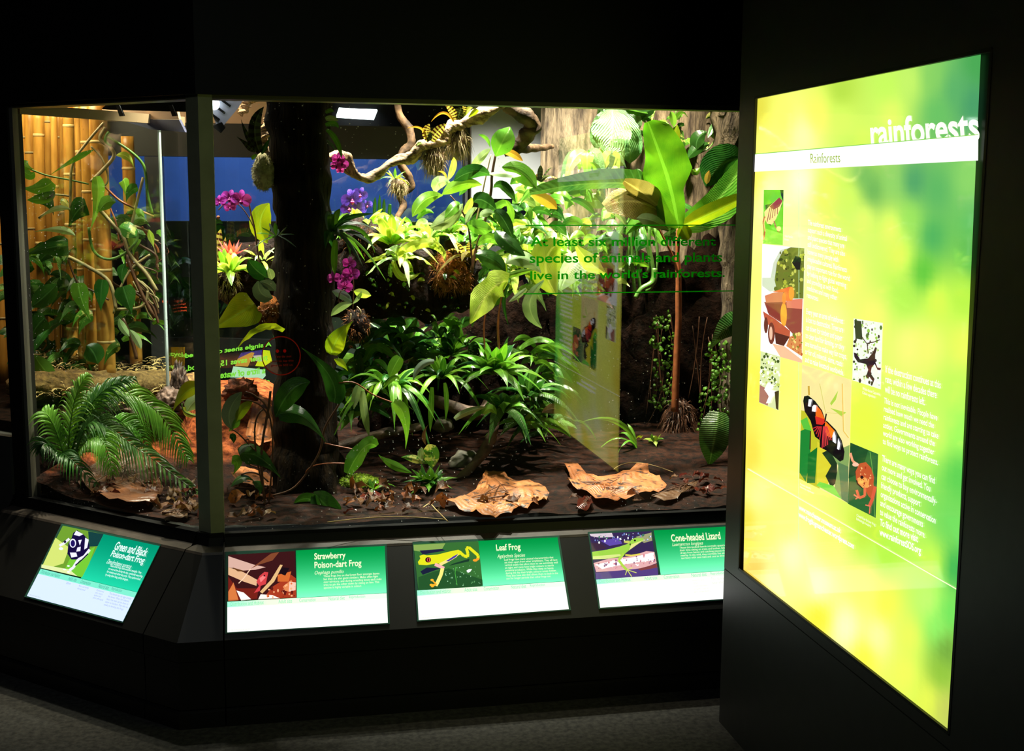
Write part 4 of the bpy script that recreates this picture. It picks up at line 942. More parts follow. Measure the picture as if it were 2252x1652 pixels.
# ---- driftwood, stone --------------------------------------------------
def wood(nm, lab, cat, mat, pts, r, jit=.3):
    b = MB(); q = [P(*p) for p in pts]; b.tube(q, [px2m(x, q[0].y) for x in r], 12, 40, jit=jit); return tag(b.build(nm, G[mat]), lab, cat)
wood('driftwood', 'grey curved driftwood rising from the ground to the right-hand ribbed plant', 'driftwood', 'drift', [(978, 1082, 4.42), (1010, 1055, 4.45), (1045, 1020, 4.5), (1075, 975, 4.55), (1092, 925, 4.6)], [10, 11, 12, 13, 9])
wood('driftwood', 'pinkish weathered branch lying behind the long drooping leaves', 'driftwood', 'drift', [(950, 880, 4.75), (990, 893, 4.7), (1030, 908, 4.7), (1062, 905, 4.75), (1075, 880, 4.8)], [12, 14, 15, 13, 9])
wood('driftwood', 'dark driftwood lying right behind the trunk foot', 'driftwood', 'drift', [(735, 985, 4.65), (800, 965, 4.65), (870, 950, 4.68), (930, 938, 4.7)], [9, 11, 12, 8])
b = MB(); b.blob(P(1022, 1025, 4.62), (.065, .06, .06), 4, .2, 2, 8); tag(b.build('stone', G['stone']), 'rounded grey stone behind the curved driftwood', 'stone')
b = MB(); b.blob(P(975, 935, 4.68), (.04, .04, .03), 3, .3, 2, 2); tag(b.build('stone', G['stone']), 'small grey stone under the drooping leaves in the middle', 'stone')
b = MB(); b.blob(P(530, 865, 4.8), (.065, .05, .05), 4, .5, 4, 4); tag(b.build('bark_chunk', G['orsoil']), 'reddish lump of bark left of the trunk, above the slope', 'bark')

# ---- rubber plant ----------------------------------------------------------
t = thing('rubber_plant', 'leafy rubber plant with big oval leaves right of the twisted branch', 'plant', P(1042, 600, 4.7))
stem(t, 'stem', 4.6, [(1036, 600), (1048, 545), (1068, 480), (1080, 420), (1082, 385), (1090, 340)], [4, 3.4, 3, 3.2, 3, 2.4])
stem(t, 'stem', 4.55, [(1040, 600), (1030, 500), (1010, 455), (990, 430)], [2.6, 2.2, 2, 1.6]); stem(t, 'stem_tan', 4.6, [(1044, 500), (1058, 440), (1066, 400), (1080, 340)], [2, 1.6, 1.6, 1])
for mat, pts, w, k in (('mid', [(1090, 344), (1105, 312, -.02), (1122, 279)], 52, dict(roll=5)), ('mid', [(1078, 325), (1070, 305), (1052, 296, -.03)], 8, {}), ('pale', [(1080, 327), (1058, 348, -.03), (1034, 376, -.02)], 22, dict(roll=35)),
    ('orangeleaf', [(1104, 334), (1125, 338), (1150, 354, -.03)], 17, dict(roll=-20)), ('dark', [(1079, 386), (1040, 378, -.04), (998, 398, -.08)], 34, dict(roll=20)), ('pale', [(1072, 382), (1110, 382, -.04), (1146, 387, -.06)], 17, dict(roll=40)),
    ('mid', [(1104, 368), (1145, 378), (1180, 414, -.02)], 42, dict(roll=10)), ('bright', [(1060, 407), (1015, 406, -.05), (972, 428, -.08)], 28, dict(roll=10)), ('bright', [(974, 430), (935, 440, -.05), (907, 477, -.08)], 30, dict(roll=10)),
    ('pale', [(990, 402), (965, 402, -.02), (958, 425)], 28, dict(shape='round')), ('lime', [(984, 398), (996, 370, .02), (998, 346, .02)], 15, {}), ('orangeleaf', [(981, 400), (978, 382), (963, 377, -.03)], 5, {}),
    ('pale', [(1018, 448), (990, 480, -.04), (945, 500, -.1)], 40, dict(roll=25)), ('mid', [(1012, 448), (1000, 455, -.04), (978, 480, -.06)], 24, {}), ('dark', [(1085, 413), (1108, 410, -.03), (1134, 445, -.04)], 22, dict(roll=-20)),
    ('pale', [(1050, 457), (1035, 470, -.03), (1024, 490, -.05)], 18, dict(roll=40)), ('mid', [(1024, 492), (1050, 500, -.03), (1082, 505, -.05)], 34, dict(roll=-15)), ('dark', [(1086, 464), (1105, 480, -.03), (1128, 524, -.04)], 30, dict(roll=-10)),
    ('dark', [(1090, 506), (1112, 530, -.04), (1155, 563, -.06)], 36, dict(roll=10)), ('dark', [(1042, 445), (1060, 440), (1092, 462, .02)], 36, {}), ('mid', [(1010, 430), (1022, 405), (1025, 380)], 22, dict(roll=30)),
    ('lime', [(1018, 472), (1030, 455), (1038, 434)], 16, {}), ('pale', [(1088, 470), (1070, 468), (1055, 478)], 18, {}), ('bright', [(1112, 440), (1124, 470), (1115, 500)], 16, {}), ('dark', [(1045, 560), (1080, 570), (1112, 598)], 40, dict(roll=10)), ('mid', [(1050, 540), (1075, 525), (1100, 540)], 26, dict(roll=-30))):
    leaf(t, mat, 4.55, pts, w, k.pop('shape', 'oval'), **k)

# ---- bright plants along the top of the log ---------------------------
def lime_plant(lab, c, Y, n, ln, w, seed, mats, **k):
    n, ln, w = int(n*1.2), ln*1.15, w*1.25
    t = thing('bromeliad', lab, 'bromeliad', P(*c, Y)); rosette(t, None, c, Y, n, ln, w, seed=seed, mats=mats, **k); return t
lime_plant('bright lime bromeliad with broad arching leaves on top of the log', (862, 535), 4.68, 16, 92, 17, 1, ['lime', 'bright', 'lime'], elev=(80, 15), droop=.5)
lime_plant('pale lime bromeliad right of the broad arching one on the log', (940, 530), 4.7, 13, 70, 12, 2, ['lime', 'bright', 'pale'], elev=(80, 5), droop=.55)
lime_plant('small lime bromeliad spilling over the front of the log', (885, 572), 4.58, 12, 62, 13, 3, ['lime', 'pale'], elev=(60, -10), droop=.6, ripple=.12)
lime_plant('lime bromeliad with narrow leaves at the left end of the log', (505, 600), 4.68, 14, 75, 14, 4, ['lime', 'bright'], elev=(80, 5), droop=.5)
lime_plant('narrow lime bromeliad between the left orchid stem and the trunk', (575, 580), 4.8, 14, 78, 9, 5, ['lime', 'lime', 'pale'], elev=(75, 5), droop=.6)
lime_plant('strap-leaved bromeliad right behind the trunk beside the blue orchid', (800, 505), 4.9, 12, 85, 15, 6, ['lime', 'bright'], elev=(60, 10), droop=.5, az=(-60, 120))
lime_plant('brown and green striped bromeliad near the right end of the log', (1030, 565), 4.66, 11, 64, 12, 7, ['tiger', 'bright', 'gold'], elev=(70, 5), droop=.6)
lime_plant('pale-leaved bromeliad just below the rubber plant branches', (985, 515), 4.78, 12, 66, 14, 8, ['pale', 'lime', 'mid'], elev=(70, 0), droop=.5)
lime_plant('grey strap-leaved epiphyte on the right side of the trunk', (728, 510), 4.3, 15, 92, 13, 9, ['greygreen', 'dark', 'mid'], elev=(75, -20), droop=.55, az=(-20, 200))
t = thing('hanging_leaves', 'long ribbon leaves hanging at the right side of the trunk, upper part', 'plant', P(722, 290, 4.35))
for mat, pts, w in (('mid', [(718, 285), (740, 310), (752, 350)], 12), ('greygreen', [(718, 308), (730, 320), (740, 332)], 7), ('pale', [(716, 262), (730, 260), (744, 266)], 12), ('mid', [(716, 275), (735, 272), (744, 282)], 12), ('mid', [(716, 248), (726, 243), (734, 246)], 9)): leaf(t, mat, 4.35, pts, w, 'strap')
t = thing('hanging_leaves', 'pair of long ribbon leaves hanging beside the magenta orchid at the trunk', 'plant', P(735, 520, 4.28))
for mat, pts, w in (('bright', [(738, 528), (735, 570), (737, 605)], 15), ('mid', [(728, 512), (760, 525), (770, 565)], 9), ('mid', [(735, 505), (790, 505), (825, 556)], 9), ('dark', [(735, 505), (765, 480), (822, 470)], 12)): leaf(t, mat, 4.28, pts, w, 'strap')
t = thing('fern', 'curled ribbon fern on the front of the log', 'fern', P(870, 590, 4.55))
for mat, pts, w in (('lime', [(865, 575), (885, 610), (925, 600)], 16), ('bright', [(860, 580), (858, 600), (862, 610)], 10), ('lime', [(850, 565), (825, 570), (803, 578)], 9), ('pale', [(850, 560), (865, 548), (880, 540)], 14), ('lime', [(870, 560), (930, 535), (975, 545)], 22), ('lime', [(940, 540), (970, 550), (978, 575)], 14)): leaf(t, mat, 4.55, pts, w, 'strap', ripple=.3)

# ---- pad leaves and fern on the trunk -------------------------------------
t = thing('pad_leaf_epiphyte', 'thick grey-green oval pad leaves growing on the left of the trunk', 'plant', P(595, 620, 4.36))
for mat, pts, w in (('dark', [(590, 612), (565, 595), (546, 572)], 34), ('greygreen', [(600, 655), (575, 645), (568, 618)], 34), ('greygreen', [(606, 640), (590, 625), (572, 620)], 24), ('pale', [(598, 615), (595, 603), (590, 590)], 18)): leaf(t, mat, 4.34, pts, w, 'round', fold=-.2)
t = thing('fern', 'small fern rosette of short leaves on the front of the trunk', 'fern', P(612, 512, 4.3))
rosette(t, 'mid', (608, 518), 4.32, 12, 48, 8, 'oval', seed=14, elev=(60, -20), droop=.2, mats=['mid', 'greygreen', 'dark'])
t = thing('banded_epiphyte', 'dark banded upright leaves on the upper left of the trunk', 'plant', P(578, 335, 4.34))
for mat, pts, w, sh in (('tiger2', [(572, 335), (560, 280), (580, 235)], 26, 'strap'), ('tiger2', [(568, 332), (545, 300), (530, 262)], 13, 'lance'), ('tiger2', [(560, 335), (545, 320), (520, 300)], 14, 'lance'), ('dark', [(575, 340), (585, 320), (595, 300)], 10, 'lance'), ('mid', [(565, 340), (558, 345), (555, 352)], 8, 'oval')): leaf(t, mat, 4.34, pts, w, sh)
t = thing('leaf_spray', 'upright yellow-green paddle leaf behind the left side of the trunk', 'plant', P(590, 530, 4.6))
leaf(t, 'yellow', 4.6, [(588, 535), (572, 490), (592, 447)], 46, 'oval', roll=0)
t = thing('climber', 'climbing plant with yellow-green heart leaf left of the trunk', 'climber', P(585, 680, 4.3))
leaf(t, 'yellow', 4.28, [(560, 668), (525, 690, -.03), (470, 722, -.05)], 76, [.75, 1, .98, .85, .6, .3, .03], fold=.15, cup=.1)
stem(t, 'stem_red', 4.28, [(558, 668), (565, 682), (580, 684), (592, 676)], 1.5)
leaf(t, 'yellow', 4.28, [(624, 728), (575, 722, -.03), (524, 764)], 17, 'strap', roll=30, ripple=.15)
leaf(t, 'yellow', 4.32, [(728, 780, 0), (745, 740, -.03), (777, 706, -.03)], 44, 'heart', roll=10)
leaf(t, 'yellow', 4.32, [(735, 790), (752, 800), (765, 816)], 16, 'lance')

# ---- leaves in front of the trunk -----------------------------------------
t = thing('climber', 'dark-leaved climber rooted at the foot of the trunk and trailing across it', 'climber', P(600, 1110, 4.2))
for pts, r in (([(583, 1120), (575, 1000), (590, 900), (595, 860)], 3), ([(590, 1120), (600, 980), (588, 900), (560, 870), (540, 862)], 2), ([(585, 1100), (560, 960), (580, 900)], 2), ([(600, 1090), (650, 1070), (700, 1000), (715, 940), (745, 890), (752, 868)], 2.2), ([(714, 975), (760, 985), (790, 990)], 1.4), ([(672, 1040), (700, 1022), (765, 1020)], 1.3), ([(580, 1010), (550, 980), (520, 950), (505, 945)], 1.6), ([(575, 1030), (545, 1020), (530, 1005)], 1.3), ([(590, 920), (570, 890), (530, 880)], 1.6), ([(590, 1060), (560, 1040), (530, 1045)], 2)): stem(t, 'stem_red' if r < 1.5 else 'stem', 4.15, pts, r)
for mat, pts, w, rl, sh in (('dark', [(735, 886), (725, 828), (662, 764)], 46, 15, 'heart'), ('dark', [(682, 840), (640, 860), (606, 918)], 48, 0, 'oval'), ('dark', [(610, 913), (665, 915), (717, 974)], 46, 20, 'heart'), ('dark', [(526, 1000), (570, 1005), (618, 1052)], 48, 10, 'heart'),
    ('mid', [(510, 1010), (522, 1020), (512, 1045)], 26, 0, 'heart'), ('mid', [(528, 924), (515, 935), (503, 950)], 18, 0, 'lance'), ('yellow', [(555, 885), (535, 900), (520, 930)], 22, 0, 'oval'), ('greygreen', [(512, 945), (505, 905), (532, 862)], 34, 0, 'oval'),
    ('dark', [(508, 1070), (535, 1050), (560, 1060)], 22, 40, 'lance'), ('dark', [(555, 1060), (572, 1070), (570, 1090)], 20, 20, 'lance'), ('greygreen', [(528, 1000), (535, 985), (558, 978)], 15, 30, 'lance'), ('dark', [(505, 965), (512, 960), (514, 975)], 14, 0, 'oval'),
    ('mid', [(828, 982), (800, 985, -.03), (765, 1042, -.05)], 46, 15, [.3, .8, .75, .65, .8, .9, .4]), ('dark', [(690, 1082), (715, 1110, -.05), (755, 1142, -.08)], 52, -35, 'oval'), ('dark', [(688, 1085), (700, 1120, -.03), (738, 1144, -.05)], 22, 30, 'oval'), ('dark', [(645, 1110), (680, 1098), (705, 1130)], 34, -50, 'oval'),
    ('mid', [(842, 856), (868, 830), (880, 842)], 12, 0, 'lance'), ('bright', [(865, 885), (890, 920, -.03), (892, 988, -.03)], 30, -10, 'heart')): leaf(t, mat, 4.14, pts, w, sh, roll=rl)
stem(t, 'stem_red', 4.14, [(745, 842), (780, 842), (820, 868), (862, 885)], 1.5)

# ---- glossy strap-leaved plants in the middle -------------------------------
def dra(lab, c, Y, n, ln, w, seed, mats, **k):
    n, ln, w = int(n*1.15), ln*1.22, w*1.3
    t = thing('strap_leaf_plant', lab, 'plant', P(*c, Y)); 
    k.setdefault('elev', (80, -5)); k.setdefault('droop', .45)
    rosette(t, None, c, Y, n, ln, w, shape=[.5, .8, 1, 1, .9, .65, .3, .02], seed=seed, mats=mats, **k); return t
dra('glossy green rosette plant with broad strap leaves in the centre of the tank', (1088, 822), 4.5, 26, 112, 23, 41, ['bright', 'mid', 'dark', 'mid', 'mid'], fold=.35)
dra('narrow-leaved rosette plant left of the broad glossy rosette', (972, 832), 4.6, 18, 100, 12, 42, ['mid', 'bright', 'dark'], droop=.7)
dra('long drooping strap-leaved plant right of the trunk', (862, 860), 4.5, 24, 118, 16, 43, ['mid', 'bright', 'dark'], droop=.95, elev=(55, 5))
dra('dark rosette plant behind the drooping one, close to the trunk', (790, 850), 4.8, 16, 110, 16, 44, ['dark', 'mid'], droop=.5)
dra('ribbed-leaf plant on the curved driftwood', (1108, 900), 4.5, 15, 92, 22, 45, ['rib', 'rib', 'mid'], droop=.7, elev=(60, -5))
dra('ribbed pleated-leaf plant right of the driftwood in shade', (1160, 870), 4.65, 18, 96, 22, 46, ['rib', 'dark'], droop=.5)
dra('small bright plant beside the lower part of the reflection', (1150, 930), 4.6, 14, 70, 12, 47, ['mid', 'bright'], droop=.5)
dra('arching grassy plant at the right on the peat near the root skirt', (1402, 985), 4.75, 5, 90, 9, 48, ['mid', 'bright'], droop=.7, elev=(70, 30), az=(200, 330))
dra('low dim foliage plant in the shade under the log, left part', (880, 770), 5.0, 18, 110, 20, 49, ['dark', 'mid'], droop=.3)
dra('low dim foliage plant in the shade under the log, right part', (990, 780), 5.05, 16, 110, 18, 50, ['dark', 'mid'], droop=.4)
dra('tiny bright seedling on the peat right of the moss', (1440, 970), 4.8, 9, 26, 8, 51, ['lime', 'mid'])
dra('tiny grey-green seedling on the moss cushion', (825, 1075), 4.3, 9, 42, 9, 52, ['bright', 'mid', 'pale'], elev=(60, 5))
t = thing('peace_lily', 'low leafy plant with one pale cup leaf on the ground in the middle', 'plant', P(942, 1075, 4.3))
rosette(t, None, (945, 1060), 4.32, 26, 68, 20, 'lance', seed=53, mats=['mid', 'dark', 'mid'], elev=(65, -10), droop=.25)
leaf(t, 'varieg', 4.28, [(950, 1030), (948, 1000), (940, 978)], 38, 'oval'); leaf(t, 'varieg', 4.28, [(940, 1020), (905, 1008), (882, 1006)], 18, 'lance'); leaf(t, 'deadpale', 4.26, [(936, 978), (932, 955), (942, 934)], 9, 'lance')
leaf(t, 'mid', 4.26, [(905, 1040), (860, 1020), (832, 1000)], 20, 'lance'); leaf(t, 'pale', 4.28, [(930, 1020), (925, 1000), (930, 985)], 14, 'oval')

# ---- single showy leaves ---------------------------------------------------
t = thing('anthurium', 'wavy shiny pale leaf with reddish stalk hanging beside the log', 'plant', P(1095, 800, 4.5))
leaf(t, 'lime', 4.42, [(1118, 618), (1078, 640, -.03), (1035, 712, -.05)], 72, [.5, .75, .95, .7, .85, .8, .5, .05], ripple=.1, rn=2.2, roll=10)
stem(t, 'stem_red', 4.5, [(1070, 800), (1064, 720), (1078, 660), (1110, 625)], 2); stem(t, 'stem_red', 4.55, [(1100, 800), (1095, 720), (1102, 660), (1112, 625)], [3, 3, 2, 2])
leaf(t, 'pale', 4.42, [(1196, 617), (1165, 670, -.02), (1192, 722, -.02)], 34, [.1, .5, .8, 1, .95, .6, .05], roll=10); leaf(t, 'bright', 4.5, [(1108, 610), (1140, 600), (1175, 594)], 14, 'strap'); leaf(t, 'pale', 4.46, [(1158, 635), (1140, 650), (1118, 665)], 12, 'strap')
leaf(t, 'pale', 4.5, [(1190, 600), (1150, 568), (1112, 580)], 38, 'oval', roll=-20); leaf(t, 'dark', 4.55, [(1120, 625), (1108, 660), (1118, 715)], 9, 'strap')

t = thing('broad_leaf_plant', 'tall plant with huge rayed leaves on a thin reddish stem at the right', 'plant', P(1490, 900, 4.85))
stem(t, 'stem_red', 4.85, [(1484, 905), (1488, 800), (1492, 700), (1492, 600), (1490, 560), (1492, 500)], [9, 8, 7.5, 7, 5, 5], jit=.1, n=30)
stem(t, 'stem_red', 4.83, [(1491, 600), (1478, 560), (1460, 525), (1445, 495)], [4, 3, 2.5, 2])
leaf(t, 'banana', 4.7, [(1494, 502), (1478, 420, -.03), (1450, 340, -.05), (1424, 268, -.04)], 170, [.08, .2, .27, .3, .68, .68, .68, .6, .5, .15], wr=[.15, .7, .95, 1, .88, .6, .38, .3, .22, .08], nv=22, fold=.15, ripple=.02, roll=4)
leaf(t, 'mid', 4.8, [(1494, 500), (1545, 470, -.05), (1595, 420), (1640, 350, .05)], 116, [.2, .5, .7, .85, .9, .7, .3], wr=[.2, .4, .5, .5, .5, .4, .2], fold=-.2, roll=-10)
leaf(t, 'yellow', 4.72, [(1496, 498), (1545, 478, -.05), (1625, 440, -.05)], 44, [.3, .6, .9, 1, .95, .7], roll=-30, fold=.4)
leaf(t, 'rib', 4.82, [(1490, 500), (1420, 415, -.1), (1290, 405, -.2), (1165, 425, -.25)], 78, [.15, .5, .8, .85, .8, .6, .45, .2], wr=[.1, .2, .25, .25, .3, .3, .2, .1], fold=.2, roll=10)
leaf(t, 'gold', 4.78, [(1480, 490), (1410, 445, -.1), (1330, 455, -.15)], 84, [.2, .7, .9, .95, .8, .3], roll=-25)
leaf(t, 'gold', 4.76, [(1470, 475), (1420, 430, -.08), (1372, 398, -.1)], 60, [.2, .7, .95, .9, .6, .2], roll=10)
leaf(t, 'pale', 4.72, [(1470, 505), (1435, 485, -.05), (1400, 480, -.06)], 30, 'oval', roll=-15); leaf(t, 'yellow', 4.7, [(1494, 495), (1505, 512), (1510, 530)], 34, 'oval')
leaf(t, 'orangeleaf', 4.75, [(1165, 425, -.1), (1200, 440, -.1), (1225, 460, -.1)], 26, 'oval'); leaf(t, 'dark', 4.95, [(1640, 350), (1590, 360), (1552, 410)], 86, 'oval', roll=20)
leaf(t, 'orangeleaf', 4.9, [(1560, 375), (1556, 390), (1554, 405)], 14, 'oval')

t = thing('quilted_leaf_plant', 'pale quilted wet leaves high up on the cork slab', 'plant', P(1350, 300, 5.15))
for pts, w in (([(1345, 235), (1345, 290, -.08), (1330, 335, -.1)], 90), ([(1350, 235), (1380, 300, -.06), (1385, 360, -.06)], 62), ([(1320, 232), (1335, 250), (1360, 262)], 44), ([(1330, 240), (1318, 285), (1312, 330)], 40), ([(1370, 245), (1392, 262), (1400, 290)], 36)): leaf(t, 'crinkle', 5.1, pts, w, 'oval', ripple=.08, rn=3, fold=-.1)
t = thing('umbrella_plant', 'lime umbrella of drooping leaflets under the quilted leaves', 'plant', P(1290, 340, 5.0))
for i in range(9):
    a = math.radians(-165+i*41); ex, ey = 1292+78*math.sin(a)*(.7+.3*abs(math.cos(i))), 400+22*math.cos(a)+(i % 3)*10
    leaf(t, ['lime', 'bright', 'crinkle'][i % 3], 5.0, [(1292, 338), ((1292+ex)/2+6*math.sin(a), 350, -.04*math.cos(a)), (ex, ey, -.06)], 30, 'lance', roll=20*math.sin(a))
t = thing('umbrella_plant', 'second lime leaf cluster right of the umbrella one', 'plant', P(1350, 350, 5.0))
for i, (ex, ey) in enumerate(((1318, 410), (1335, 430), (1362, 405), (1378, 370), (1345, 385))): leaf(t, ['lime', 'crinkle'][i % 2], 4.98, [(1345, 340), ((1345+ex)/2, 352), (ex, ey)], 26, 'lance')

# mass of bright foliage behind the wording
t = thing('foliage_mass', 'tangle of bright pale leaves behind the reflection and the wording', 'plant', P(1250, 640, 5.0))
rn = random.Random(5)
for i in range(46):
    x, y = rn.uniform(1120, 1400), rn.uniform(395, 620); Y = rn.uniform(4.75, 5.1); a = rn.uniform(0, 6.28); l = rn.uniform(35, 75)
    leaf(t, rn.choice(['lime', 'bright', 'pale', 'mid', 'bright', 'dark', 'varieg']), Y, [(x, y), (x+l*.5*math.cos(a), y+l*.4*math.sin(a)-8), (x+l*math.cos(a), y+l*.8*math.sin(a)+6)], rn.uniform(16, 40), rn.choice(['oval', 'lance', 'heart']), roll=rn.uniform(-45, 45))
t = thing('leaf_cluster', 'two large bright leaves behind the words At least', 'plant', P(1240, 620, 4.7))
leaf(t, 'lime', 4.62, [(1225, 650), (1200, 580), (1235, 528)], 76, 'oval', roll=-10); leaf(t, 'pale', 4.64, [(1232, 640), (1262, 585), (1300, 560)], 60, 'oval', roll=25); leaf(t, 'lime', 4.6, [(1330, 600), (1290, 570), (1262, 530)], 40, 'lance')
leaf(t, 'bright', 4.66, [(1170, 570), (1210, 560), (1250, 555)], 20, 'strap')
t = thing('aroid_stems', 'bundle of upright green stalks behind the word rainforests', 'plant', P(1400, 640, 5.0))
for i, (a, b2, c2, r) in enumerate((((1372, 650), (1380, 570), (1392, 495), 4), ((1398, 650), (1392, 600), (1385, 500), 4.5), ((1420, 640), (1436, 600), (1412, 500), 6), ((1408, 645), (1402, 560), (1398, 480), 4), ((1425, 600), (1428, 560), (1428, 490), 3.5), ((1360, 640), (1352, 580), (1360, 500), 4.5), ((1340, 640), (1330, 590), (1336, 510), 4), ((1440, 610), (1446, 560), (1440, 500), 3))): stem(t, 'stem_green', 5.0, [a, b2, c2], r)
stem(t, 'stem_green', 4.95, [(1398, 655), (1412, 635), (1436, 620), (1440, 590)], [6, 7, 8, 6])
for pts, w, m_2 in (([(1320, 560), (1300, 600), (1325, 650)], 26, 'tiger'), ([(1335, 600), (1350, 640), (1362, 668)], 30, 'dead_red'), ([(1300, 640), (1330, 665), (1350, 680)], 26, 'dead_red')): leaf(t, m_2, 4.9, pts, w, 'lance')
t = thing('banded_bromeliad', 'green and brown tiger-striped bromeliad behind the rubber plant', 'bromeliad', P(1190, 400, 5.15))
rosette(t, 'tiger', (1185, 400), 5.1, 10, 60, 14, seed=61, mats=['tiger2', 'tiger', 'tiger2'])
t = thing('banded_bromeliad', 'yellow and maroon banded bromeliad growing on the twisted branch, lower one', 'bromeliad', P(943, 305, 4.7))
for mat, pts, w, sh in (('tiger', [(948, 310), (962, 290), (982, 272)], 22, 'strap'), ('tiger', [(945, 310), (938, 290), (945, 272)], 20, 'strap'), ('orangeleaf', [(938, 308), (925, 282), (895, 282)], 5, 'strap'), ('tiger2', [(940, 312), (944, 300), (946, 290)], 12, 'oval'), ('pale', [(928, 318), (922, 315), (917, 321)], 5, 'oval')): leaf(t, mat, 4.66, pts, w, sh)
t = thing('banded_bromeliad', 'yellow and maroon banded bromeliad on the twisted branch, upper one', 'bromeliad', P(1005, 262, 4.76))
for mat, pts, w, sh in (('tiger', [(1002, 264), (995, 245), (978, 228)], 15, 'strap'), ('tiger2', [(1006, 264), (1010, 250), (1014, 236)], 26, 'oval'), ('lime', [(1018, 258), (1030, 240), (1040, 238)], 12, 'lance'), ('tiger', [(1008, 262), (1020, 245), (1018, 232)], 14, 'strap'), ('orangeleaf', [(998, 268), (975, 248), (948, 268)], 6, 'strap'), ('yellow', [(1030, 258), (1045, 245), (1050, 240)], 12, 'oval')): leaf(t, mat, 4.74, pts, w, sh)
t = thing('banded_bromeliad', 'tall tiger-striped leaves beside the pink flower, far left of the main window', 'bromeliad', P(485, 590, 4.85))
for mat, pts, w in (('tiger', [(480, 590), (478, 545), (486, 503)], 22), ('tiger', [(488, 590), (492, 560), (496, 520)], 12)): leaf(t, mat, 4.85, pts, w, 'strap')
t = thing('pink_flower', 'coral pink flower head beside the tiger-striped leaves', 'flower', P(508, 570, 4.78))
rosette(t, 'pinkfl', (506, 560), 4.78, 16, 42, 11, 'lance', seed=63, elev=(85, 20), droop=0, nm='bract')
t = thing('pink_flower', 'coral flower peeking behind the right side of the trunk', 'flower', P(765, 498, 4.95))
rosette(t, 'pinkfl', (765, 500), 4.95, 12, 26, 9, 'lance', seed=64, elev=(80, 10), droop=0, nm='bract')
t = thing('hanging_fern', 'small green fern on top of the root clump on the thin liana', 'fern', P(870, 395, 5.08))
rosette(t, 'mid', (868, 392), 5.06, 9, 38, 7, 'lance', seed=65, elev=(70, -10), mats=['mid', 'yellow'])
t = thing('ribbon_plant', 'upright dark pencil leaves behind the lime bromeliad on the log', 'plant', P(838, 500, 5.0))
for x in (822, 832, 842, 855): leaf(t, 'dark', 5.0, [(x, 510), (x+2, 460), (x+3, 425+abs(x-830))], 8, 'strap')

# ---- orchids ---------------------------------------------------------------
def flower(par, c, Y, s, mat, rot=0, tilt=0):
    c0 = P(*c, Y); b = MB(); view = (EYE-c0).normalized(); rt = V((1, 0, 0)).cross(view).cross(V((0, 0, 1))); rt = V((0, 0, 1)).cross(view).normalized(); up = view.cross(rt)
    view2 = (view+rt*math.sin(tilt)*.8).normalized(); rt = V((0, 0, 1)).cross(view2).normalized(); up = view2.cross(rt); S_ = px2m(s, Y)
    for k, (a, l, w) in enumerate(((90, .55, .34), (-30, .5, .34), (210, .5, .34), (15, .56, .6), (165, .56, .6))):
        a = math.radians(a+rot); d = rt*math.cos(a)+up*math.sin(a)
        b.blade([c0, c0+d*S_*l*.5+view2*S_*.04, c0+d*S_*l-view2*S_*.05], S_*w, 'petal', side=-view2, nu=2, nv=6, fold=-.15)
    fo = b.build('flower', G[mat], par)
    b = MB(); b.blade([c0+view2*S_*.03, c0+view2*S_*.16-up*S_*.08, c0+view2*S_*.12-up*S_*.24], S_*.2, 'petal', side=-view2, nu=2, nv=5); b.blob(c0+view2*S_*.05, S_*.06, 1, 0); b.build('lip', G['lip'], fo)
t = thing('orchid', 'magenta moth orchid spray at the far left of the main window', 'orchid', P(570, 580, 4.6))
stem(t, 'stem', 4.6, [(572, 590), (560, 505), (552, 470), (546, 440)], 2); stem(t, 'stem', 4.58, [(560, 505), (548, 480), (530, 455), (505, 440), (480, 462)], 1.2)
for c, s, ti in (((530, 440), 40, .1), ((505, 436), 34, -.3), ((484, 444), 26, -.7), ((506, 456), 24, 0)): flower(t, c, 4.56, s, 'magenta', random.uniform(-20, 20), ti)
b = MB(); b.blob(P(480, 478, 4.56), .007, 2, .1); b.build('bud', G['stem_red'], t)
t = thing('orchid', 'magenta orchid flowers just right of the trunk below the long leaves', 'orchid', P(775, 680, 4.4))
stem(t, 'stem', 4.4, [(776, 680), (777, 620), (770, 590), (760, 575)], 1.6); stem(t, 'stem', 4.38, [(775, 640), (750, 640), (745, 665), (755, 660)], 1.0)
for c, s, ti in (((768, 580), 28, .2), ((772, 603), 34, 0), ((758, 630), 32, .2), ((734, 612), 28, -.4), ((762, 612), 24, 0)): flower(t, c, 4.36, s, 'magenta', random.uniform(-20, 20), ti)
for mat, pts, w in (('pale', [(775, 668), (750, 675), (728, 695)], 18), ('lime', [(778, 640), (795, 645), (816, 650)], 20), ('greygreen', [(774, 665), (755, 650), (730, 640)], 20), ('pale', [(776, 668), (788, 655), (795, 640)], 9)): leaf(t, mat, 4.38, pts, w, 'oval')
b = MB(); b.tube([P(785, 675, 4.38), P(793, 685, 4.37), P(790, 692, 4.37)], .003, 6); b.tube([P(772, 690, 4.38), P(770, 705, 4.37)], .003, 6); b.build('air_root', G['stem_tan'], t)
t = thing('orchid', 'small magenta orchid against the twisted branch by the trunk', 'orchid', P(748, 365, 4.5))
stem(t, 'stem', 4.5, [(722, 370), (740, 362), (765, 370)], 1.0)
for c, s in (((744, 350), 26), ((740, 366), 24), ((752, 360), 26), ((748, 375), 16)): flower(t, c, 4.5, s, 'magenta', random.uniform(-20, 20))
t = thing('orchid', 'deep violet blue orchid against the blue wall', 'orchid', P(780, 480, 4.95))
stem(t, 'stem_green', 5.0, [(785, 500), (782, 470), (780, 440)], 2)
for c, s in (((775, 440), 44), ((792, 428), 30), ((782, 462), 44), ((768, 458), 34), ((808, 452), 22)): flower(t, c, 4.95, s, 'violet', random.uniform(-25, 25))

